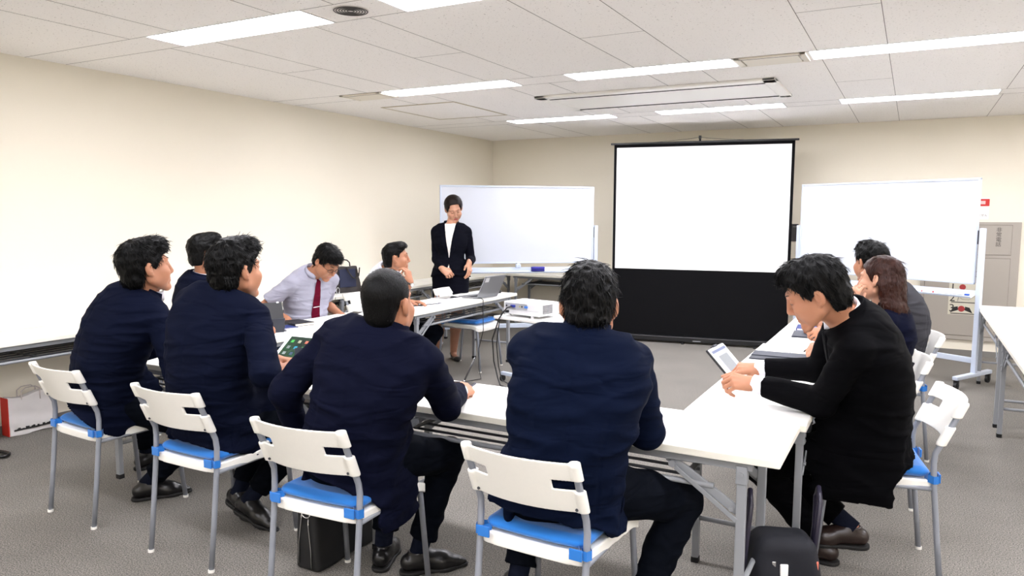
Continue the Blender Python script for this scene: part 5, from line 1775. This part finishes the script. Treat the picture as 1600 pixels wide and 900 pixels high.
# laptop
r = empty('laptop', (-3.70, 6.15, TH), R(-90-7)); tag(r, 'open silver laptop with a label on its lid, on the left table', 'laptop')
b = MB(); b.box((-.165, -.115, .004), (.165, .115, .016), .004); b.build('base', M_SILV, r)
b = MB()
for i in range(11):
    for j in range(5): b.box((-.145+i*.0265, -.02+j*.022, .016), (-.145+i*.0265+.022, -.02+j*.022+.018, .018))
o = b.build('keyboard', M_BLACK, r); o['kind'] = 'stuff'
Ml = Matrix.Translation((0, .113, .016)) @ Matrix.Rotation(R(-26), 4, 'X')
b = MB(); b.box((-.165, -.003, 0), (.165, .005, .225), .003, 2, Ml); ld = b.build('lid', M_SILV, r)
b = MB(); b.box((-.152, -.004, .014), (.152, -.003, .213), 0, 2, Ml); b.build('screen', M_SCRN, ld)
b = MB(); b.box((.085, .005, .165), (.145, .0062, .212), 0, 2, Ml); b.build('label', mat('pale_label', srgb(205, 206, 208), .5), ld)
r = empty('power_adapter', (-3.72, 6.50, TH), R(80)); tag(r, 'black power adapter on the left table behind the laptop', 'adapter')
b = MB(); b.box((-.075, -.035, 0), (.075, .035, .035), .010); b.build('adapter_body', M_BLACK, r)
b = MB(); b.tube([(.07, 0, .02), (.11, .0, .022), (.14, .01, .012)], .004, 8); b.build('lead', M_BLACK, r)

# projector on its cart
r = empty('projector_cart', (-2.92, 5.86, 0), R(-12)); tag(r, 'white projector cart with a square perforated column under the projector', 'cart')
b = MB(); b.box((-.30, -.24, .575), (.30, .24, .60), .005); b.build('cart_top', M_WHITE, r)
b = MB(); b.box((-.028, -.02, .06), (.028, .02, .54), .004); col = b.build('column', M_ALU, r)
for i in range(6):
    b = MB(); b.disc((0, -.021, .12+i*.075), .008, .003, 'y', 12); b.build('column_hole', M_BLACK, col)
b = MB(); b.box((-.13, -.06, .535), (.13, .06, .575), .005); b.build('top_bracket', M_ALU, r)
b = MB(); b.disc((.15, -.05, .55), .016, .05, 'x', 14); b.build('clamp_knob', M_BLACK, r)
b = MB(); b.bar((-.26, -.17, .075), (.26, -.17, .075), .04, .03, (0, 0, 1), .005); b.bar((-.26, .17, .075), (.26, .17, .075), .04, .03, (0, 0, 1), .005); b.bar((0, -.17, .075), (0, .17, .075), .05, .03, (0, 0, 1), .005); ft = b.build('cart_base', M_ALU, r)
for x in (-.25, .25):
    for y in (-.17, .17):
        b = MB(); b.disc((x, y, .03), .03, .02, 'x', 16); b.box((x-.014, y-.012, .04), (x+.014, y+.012, .065), .003); b.build('caster', M_BLACK, ft)
r = empty('projector', (-2.955, 5.83, .60), R(-12)); tag(r, 'white projector with cables in its rear sockets, on the white cart', 'projector')
M_PROJ = mat('projector_white', srgb(226, 226, 228), .4)
b = MB(); b.box((-.205, -.145, .022), (.205, .145, .135), .014, 3); bd = b.build('projector_body', M_PROJ, r)
b = MB(); b.box((-.206, -.1465, .066), (.206, .146, .068)); b.box((-.18, -.1465, .072), (.07, -.1452, .124), .004); b.build('panel_line', mat('projector_grey', srgb(176, 178, 182), .5), bd)
b = MB()
for i in range(7): b.box((.2052, -.10+.0*i, .045+i*.011), (.2062, .04, .051+i*.011))
b.build('vent_slots', M_BLACK, bd)
for x, rr, mm in ((-.165, .008, M_BLACK), (-.012, .008, mat('yellow_jack', srgb(180, 170, 120), .4)), (.012, .007, M_BLACK)):
    b = MB(); b.disc((x, -.147, .098), rr, .006, 'y', 14); b.build('socket', mm, bd)
b = MB(); b.box((.038, -.150, .088), (.078, -.1455, .108), .002); b.build('video_socket', mat('video_blue', srgb(70, 130, 220), .4), bd)
b = MB(); b.disc((.04, -.02, .142), .05, .014, seg=24, r2=.04); b.build('top_dial', M_PROJ, bd)
for x in (-.16, .10):
    for y in (-.11, .11):
        b = MB(); b.disc((x, y, .011), .014, .022, seg=14); b.build('foot', M_PROJ, r)
b = MB(); b.disc((-.09, .150, .08), .035, .03, 'y', 20); b.build('lens', M_BLACK, r)
M_CABLE = mat('black_cable', srgb(16, 16, 18), .5)
M_VGA = mat('blue_plug', srgb(34, 52, 150), .4)
PJ = Matrix.Translation((-2.955, 5.83, .60)) @ Matrix.Rotation(R(-12), 4, 'Z')
r = empty('video_cable'); tag(r, 'thick black video cable with a blue plug hanging from the projector', 'cable')
b = MB(); q = [PJ @ Vector(p) for p in ((-.085, -.158, .098), (-.12, -.19, .085), (-.16, -.20, .04), (-.20, -.21, -.02))] + [Vector(p) for p in ((-3.235, 5.62, .40), (-3.225, 5.63, .20), (-3.18, 5.62, .06), (-3.12, 5.56, .008), (-2.99, 5.50, .008))]
b.tube(q, .006, 8); b.build('lead', M_CABLE, r)
b = MB(); b.box((-.108, -.165, .087), (-.062, -.146, .109), .003); o = b.build('plug', M_VGA, r); o.matrix_local = PJ
r = empty('power_cable'); tag(r, 'black power cable dropping from the lower left of the projector', 'cable')
b = MB(); q = [PJ @ Vector(p) for p in ((-.155, -.155, .045), (-.19, -.185, .03), (-.205, -.20, -.05))] + [Vector(p) for p in ((-3.215, 5.66, .35), (-3.205, 5.68, .15), (-3.16, 5.66, .03), (-3.05, 5.62, .008))]
b.tube(q, .005, 8); b.build('lead', M_CABLE, r)
b = MB(); b.box((-.175, -.165, .035), (-.135, -.146, .058), .003); o = b.build('plug', M_BLACK, r); o.matrix_local = PJ
r = empty('laptop_cable'); tag(r, 'thin black cable falling from the laptop over the table edge to the carpet', 'cable')
q = [(-3.62, 6.00, .708), (-3.56, 5.97, .712), (-3.525, 5.95, .70), (-3.515, 5.93, .60), (-3.50, 5.91, .42), (-3.53, 5.88, .25), (-3.47, 5.78, .08), (-3.40, 5.70, .008), (-3.46, 5.55, .008), (-3.60, 5.46, .008)]
qq = []
for i in range(len(q)-1):
    for t in (0, .5): qq.append(tuple(np.array(q[i])*(1-t)+np.array(q[i+1])*t))
b = MB(); b.tube(qq+[q[-1]], .0038, 8); b.build('lead', M_CABLE, r)
b = MB(); b.box((-3.66, 5.985, .702), (-3.61, 6.01, .714), .003); b.build('plug', M_BLACK, r)
r = empty('folder', (-3.80, 6.14, .494), R(-88)); tag(r, 'black folder lying on the blue cushion of the empty chair', 'folder')
b = MB(); b.box((-.12, -.15, 0), (.12, .15, .012), .003); b.build('cover', M_SLATE, r)
b = MB(); b.box((-.115, -.146, .012), (.115, .10, .0145), .001); b.build('flap', M_BLACK, r)

# right table
r = empty('cased_tablet'); tag(r, 'tablet in dark case tilted up between the hands of the person in black', 'tablet')
b = MB(); b.box((0, 0, -.012), (.25, .205, -.002), .004); b.build('case_back', mat('black_case', srgb(24, 25, 28), .5), r)
b = MB(); b.box((.004, .004, -.002), (.246, .201, .003), .003); b.build('bezel', M_TABW, r)
b = MB(); b.box((.018, .020, .003), (.232, .186, .0035)); sc = b.build('screen', mat('pale_screen', srgb(150, 152, 166), .15, emit=(srgb(170, 172, 190), .25)), r)
b = MB(); b.box((.06, .06, .0036), (.19, .15, .004)); b.build('screen_picture', mat('grey_picture', srgb(120, 124, 126), .2, emit=(srgb(130, 134, 136), .2)), sc)
b = MB(); b.box((.018, .186, .0036), (.232, .172, .004)); b.build('title_bar', mat('bar_blue', srgb(96, 104, 130), .2, emit=(srgb(96, 104, 130), .2)), sc)
b = MB(); b.bar((.10, .205, -.006), (.15, .205, -.006), .022, .012, (0, 1, 0), .003); b.build('pen_loop', M_SLATE, r)
nrm = Vector((.73, 0, .68)); plane_thing(r, (-.695, 3.49, .714), (.06, 1, 0), nrm)
r = empty('document_folder', (-.625, 4.355, TH), R(2)); tag(r, 'slate grey document folder lying beyond the tilted tablet on the right table', 'folder')
b = MB(); b.box((-.155, -.115, 0), (.155, .115, .008), .002); b.build('lower_cover', M_SLATE, r)
b = MB(); b.box((-.155, -.03, .008), (.15, .115, .013), .002); b.build('upper_flap', mat('slate_light', srgb(50, 55, 66), .55), r)
r = empty('spiral_notebook', (-.60, 3.93, TH), R(4)); tag(r, 'white spiral notebook under the pointing arm of the person in black', 'notebook')
b = MB(); b.box((-.09, -.125, 0), (.09, .125, .010), .001); b.build('pages', M_PAPER, r)
b = MB()
for i in range(24): b.tube([(-.085+i*.0074+.0035*math.cos(a)*.2, .125+.007*math.cos(a), .006+.007*math.sin(a)) for a in np.linspace(0, 2*math.pi, 8, endpoint=False)], .0009, 5, closed=True)
o = b.build('wire_spiral', M_CHROME, r); o['kind'] = 'stuff'
def pen(label, a, bb, m, nm='pen'):
    r = empty(nm); tag(r, label, 'pen')
    a = Vector(a); bb = Vector(bb); d = (bb-a)
    b = MB(); b.tube([a+d*.08, bb], .0045, 10); b.build('barrel', m, r)
    b = MB(); b.tube([a, a+d*.09], [.001, .0045], 10); b.build('tip', M_CHROME, r)
    b = MB(); b.tube([a+d*.70+Vector((0, 0, .006)), a+d*.98+Vector((0, 0, .006))], .0014, 6); b.build('clip', M_CHROME, r)
pen('silver pen lying on the white spiral notebook', (-.64, 3.86, .716), (-.52, 3.91, .716), M_SILV)
r = empty('open_notebook', (-.50, 4.50, TH), R(6)); tag(r, 'open cream notebook under the writing hand of the person with long brown hair', 'notebook')
b = MB(); b.box((-.095, -.085, 0), (.095, .085, .004), .001); b.build('cover', M_BLACK, r)
for sx in (-1, 1):
    v = Vol((-.10, -.09, 0), (.10, .09, .03), .003)
    v.func((-.10, -.09, 0), (.10, .09, .03), lambda X, Y, Z: np.maximum(np.maximum(np.abs(X-sx*.046)-.045, np.abs(Y)-.080), np.maximum(Z-.013+.006*(np.abs(X)/.09)**2, .004-Z)))
    v.build('page_block', M_CREAM, r)
pen('slim dark pen held by the writing hand over the cream notebook', (-.52, 4.475, .722), (-.44, 4.44, .80), M_BLACK)
r = empty('document_folder', (-.575, 5.29, TH), R(4)); tag(r, 'dark slate folder under the hands with the wristwatch on the right table', 'folder')
b = MB(); b.box((-.11, -.14, 0), (.11, .14, .007), .002); b.build('lower_cover', M_SLATE, r)
b = MB(); b.box((-.10, -.14, .007), (.11, .10, .011), .002); b.build('upper_flap', mat('slate_light', srgb(50, 55, 66), .55), r)
book('notebook', 'blue notebook beyond the dark slate folder at the far end of the right table', 'notebook', (-.62, 5.58), .14, .20, .016, 4, M_NAVYC)

# front table: phone and pen of the person with cropped hair
r = empty('slate_phone', (-1.86, 2.875, TH), R(12)); tag(r, 'dark slate tablet lying under the fist on the front table', 'tablet')
b = MB(); b.box((-.09, -.055, 0), (.09, .055, .008), .003); b.build('case_back', M_SLATE, r)
b = MB(); b.box((-.084, -.049, .008), (.084, .049, .0085)); b.build('screen', M_SCRN, r)
pen('black pen sticking up out of the fist on the front table', (-1.80, 2.86, .725), (-1.78, 2.93, .83), M_BLACK)

# handbag on the wall table
r = empty('handbag', (-5.10, 5.83, TH), R(72)); tag(r, 'dark handbag with navy front and tubular handles on the table by the left wall', 'bag')
v = Vol((-.17, -.08, 0), (.17, .08, .29), .005)
v.func((-.18, -.09, -.01), (.18, .09, .30), lambda X, Y, Z: np.maximum(np.maximum(np.abs(X)-(.155-.06*np.clip(Z/.27, 0, 1)**2*.6), np.abs(Y)-(.065-.04*Z/.27)), np.maximum(Z-.265, .002-Z)))
v.displace(lambda x, y, z: .003*np.sin(40*x)*np.sin(30*z)); bd = v.build('bag_body', M_BROWNL, r)
b = MB(); b.box((-.095, -.060, .05), (.095, -.050, .235), .004, 2, Matrix.Rotation(R(-6), 4, 'X') @ Matrix.Translation((0, -.010, 0))); b.build('navy_panel', mat('navy_bag_panel', srgb(14, 24, 56), .6), bd)
for s_ in (-1, 1):
    b = MB(); b.tube([(-.08, s_*.03, .24), (-.075, s_*.035, .30), (-.05, s_*.04, .325), (.0, s_*.045, .335), (.05, s_*.04, .325), (.075, s_*.035, .30), (.08, s_*.03, .24)] if s_ > 0 else [(-.01, -.05, .25), (.0, -.085, .20), (.03, -.095, .155), (.07, -.095, .145), (.11, -.085, .17), (.135, -.06, .25)], .007, 10); b.build('handle', M_BROWNL, r)
b = MB()
b.tube([(-.13+.018*math.cos(a), -.078, .03+.03*math.sin(a)) for a in np.linspace(0, 6.283, 16, endpoint=False)], .004, 6, closed=True); b.build('ring', M_CHROME, r)

# floor: paper bag, bottle, umbrella
r = empty('shopping_bag', (-5.285, 2.80, 0), R(-3)); tag(r, 'red and white paper shopping bag on the floor by the left wall', 'bag')
v = Vol((-.07, -.17, 0), (.07, .17, .30), .005)
v.func((-.08, -.18, -.01), (.08, .18, .31), lambda X, Y, Z: np.maximum(np.maximum(np.abs(X)-(.05-.02*Z/.27), np.abs(Y)-.15), np.maximum(Z-.265-.012*np.sin(Y*25), .002-Z)))
v.displace(lambda x, y, z: .0022*np.sin(60*z+9*y)+.0018*np.sin(30*y+25*z)); bd = v.build('paper_body', mat('white_bag_paper', srgb(214, 210, 208), .8, noise=(20, .05)), r)
for y0, y1 in ((-.156, -.150), (.150, .156)):
    b = MB(); b.box((-.046, y0, .003), (.046, y1, .262), .001); b.build('red_gusset', mat('red_bag_paper', srgb(196, 40, 24), .7), r)
rs = random.Random(4)
b = MB(); y = -.125
while y < .125:
    wd = rs.uniform(.006, .016); hh = rs.uniform(.008, .022)
    b.box((.0500, y, .034), (.0525, y+wd, .034+hh)); y += wd
b.build('skyline_print', M_INK, r)
for s_ in (-1, 1):
    b = MB(); b.tube([(s_*.028, -.06, .22), (s_*.03, -.058, .295), (s_*.03, -.03, .315), (s_*.03, .03, .315), (s_*.03, .058, .295), (s_*.028, .06, .22)], .004, 8); b.build('twisted_handle', mat('paper_cord', srgb(196, 186, 180), .8), r)
r = empty('bottle', (-5.27, 2.56, 0)); tag(r, 'brown bottle standing beside the red end of the shopping bag', 'bottle')
b = MB(); b.lathe([(.0, 0), (.033, .0), (.035, .01), (.035, .12), (.033, .14), (.018, .175), (.014, .185), (.014, .20)], seg=20); b.build('bottle_body', mat('brown_glass', srgb(96, 84, 40), .15, coat=.4), r)
b = MB(); b.lathe([(.0355, .035), (.0355, .10)], seg=20); b.build('label_band', mat('bottle_label', srgb(150, 140, 100), .5), r)
b = MB(); b.lathe([(.0, .215), (.016, .213), (.016, .192)], seg=16); b.build('cap', M_BLACK, r)
r = empty('umbrella'); tag(r, 'black umbrella with hooked handle lying on the carpet at the left edge', 'umbrella')
hk = [(-5.05, 2.36, .016), (-4.93, 2.40, .016)]+[(-4.90+.06*math.sin(a), 2.37+.033*(1-math.cos(a))+.032*0, .016) for a in (0.2, .6, 1.0, 1.4)]
hk = [(-5.10, 2.395, .016), (-5.00, 2.415, .016), (-4.90, 2.435, .016), (-4.855, 2.437, .016), (-4.825, 2.42, .016), (-4.815, 2.39, .016), (-4.832, 2.365, .016), (-4.86, 2.355, .016)]
b = MB(); b.tube(hk, .011, 12); b.build('hooked_handle', mat('glossy_black', srgb(16, 16, 17), .2), r)
b = MB(); b.tube([(-5.30, 2.30, .03), (-5.10, 2.395, .02)], [.032, .016], 12); b.build('folded_canopy', M_BAGB, r)

# black briefcase under the third chair
r = empty('briefcase', (-2.175, 2.40, 0), R(0)); tag(r, 'black nylon briefcase with silver zips standing under a chair', 'bag')
v = Vol((-.08, -.20, 0), (.08, .20, .34), .005)
def bc(X, Y, Z):
    w_ = .066-.012*(Z/.3)
    hx = np.abs(X)-(w_-.02); hy = np.abs(Y)-(.185-.02); hz = np.abs(Z-.15)-(.15-.02)
    return np.sqrt(np.maximum(hx, 0)**2+np.maximum(hy, 0)**2+np.maximum(hz, 0)**2)+np.minimum(np.maximum(np.maximum(hx, hy), hz), 0)-.02
v.func((-.09, -.21, -.01), (.09, .21, .35), bc); v.displace(lambda x, y, z: .0025*np.sin(38*z+20*x)*np.sin(25*y+1))
bd = v.build('bag_body', M_BAGB, r)
for x0, x1 in ((-.030, -.022), (.026, .018)):
    b = MB(); b.tube([(x0-.010, -.188, .03), (x0-.006, -.190, .12), (x1, -.188, .22), (x1, -.178, .285)] if x0 < 0 else [(x0+.004, -.188, .012), (x0+.004, -.190, .10), (x1, -.189, .20), (x1, -.187, .235)], .004, 8, flat=.6); b.build('zip', M_CHROME, bd)
b = MB(); b.tube([(.012+.022*math.cos(a), -.196, .255+.015*math.sin(a)) for a in np.linspace(math.pi, 2*math.pi, 10)], .003, 8); b.build('ring', M_CHROME, bd)
for s_ in (-1, 1):
    b = MB(); b.tube([(s_*.03, -.07, .29), (s_*.04, -.065, .335), (s_*.045, -.03, .35), (s_*.045, .03, .35), (s_*.04, .065, .335), (s_*.03, .07, .29)], .007, 8); b.build('handle', M_BAGB, r)
# navy tote by the right table legs
r = empty('tote_bag', (-.385, 2.905, 0), R(26)); tag(r, 'navy tote bag with long dark handles on the floor beside the table corner', 'bag')
v = Vol((-.20, -.11, 0), (.20, .11, .34), .005)
def tb(X, Y, Z):
    w_ = .15-.05*(Z/.3); hx = np.abs(X)-(w_-.04); hy = np.abs(Y)-(.08-.02*Z/.3-.03); hz = np.abs(Z-.148)-(.145-.05)
    return np.sqrt(np.maximum(hx, 0)**2+np.maximum(hy, 0)**2+np.maximum(hz, 0)**2)+np.minimum(np.maximum(np.maximum(hx, hy), hz), 0)-.05
v.func((-.21, -.12, -.01), (.21, .12, .35), tb); v.displace(lambda x, y, z: .004*np.sin(30*x+11*z)*np.sin(24*z+3))
v.build('bag_body', M_BAGN, r)
M_HND = mat('dark_handle_leather', srgb(32, 28, 46), .35)
for x, dy in ((-.135, -.03), (.135, .01)):
    b = MB(); b.tube([(x-.03, dy-.05, .16), (x-.02, dy-.05, .30), (x-.005, dy-.035, .42), (x+.0, dy, .465), (x+.005, dy+.035, .42), (x+.01, dy+.05, .30), (x+.0, dy+.05, .17)], .010, 10); b.build('handle', M_HND, r)
b = MB(); b.box((-.06, -.085, .17), (-.045, -.075, .21), .002); b.build('buckle', M_CHROME, r)
b = MB(); b.box((.075, -.08, .17), (.115, -.07, .21), .004); b.build('charm', mat('red_white_charm', srgb(220, 120, 100), .5), r)
b = MB(); b.box((-.03, -.09, .155), (.0, -.08, .20), .003); b.build('paper_tab', M_PAPER, r)

# accessories worn
wristwatch(PG, 0, mat('dial_grey', srgb(150, 152, 140), .3), M_CHROME, PG['body'])
wristwatch(PW, 1, M_PAPER, M_BROWNL, PW['body'])
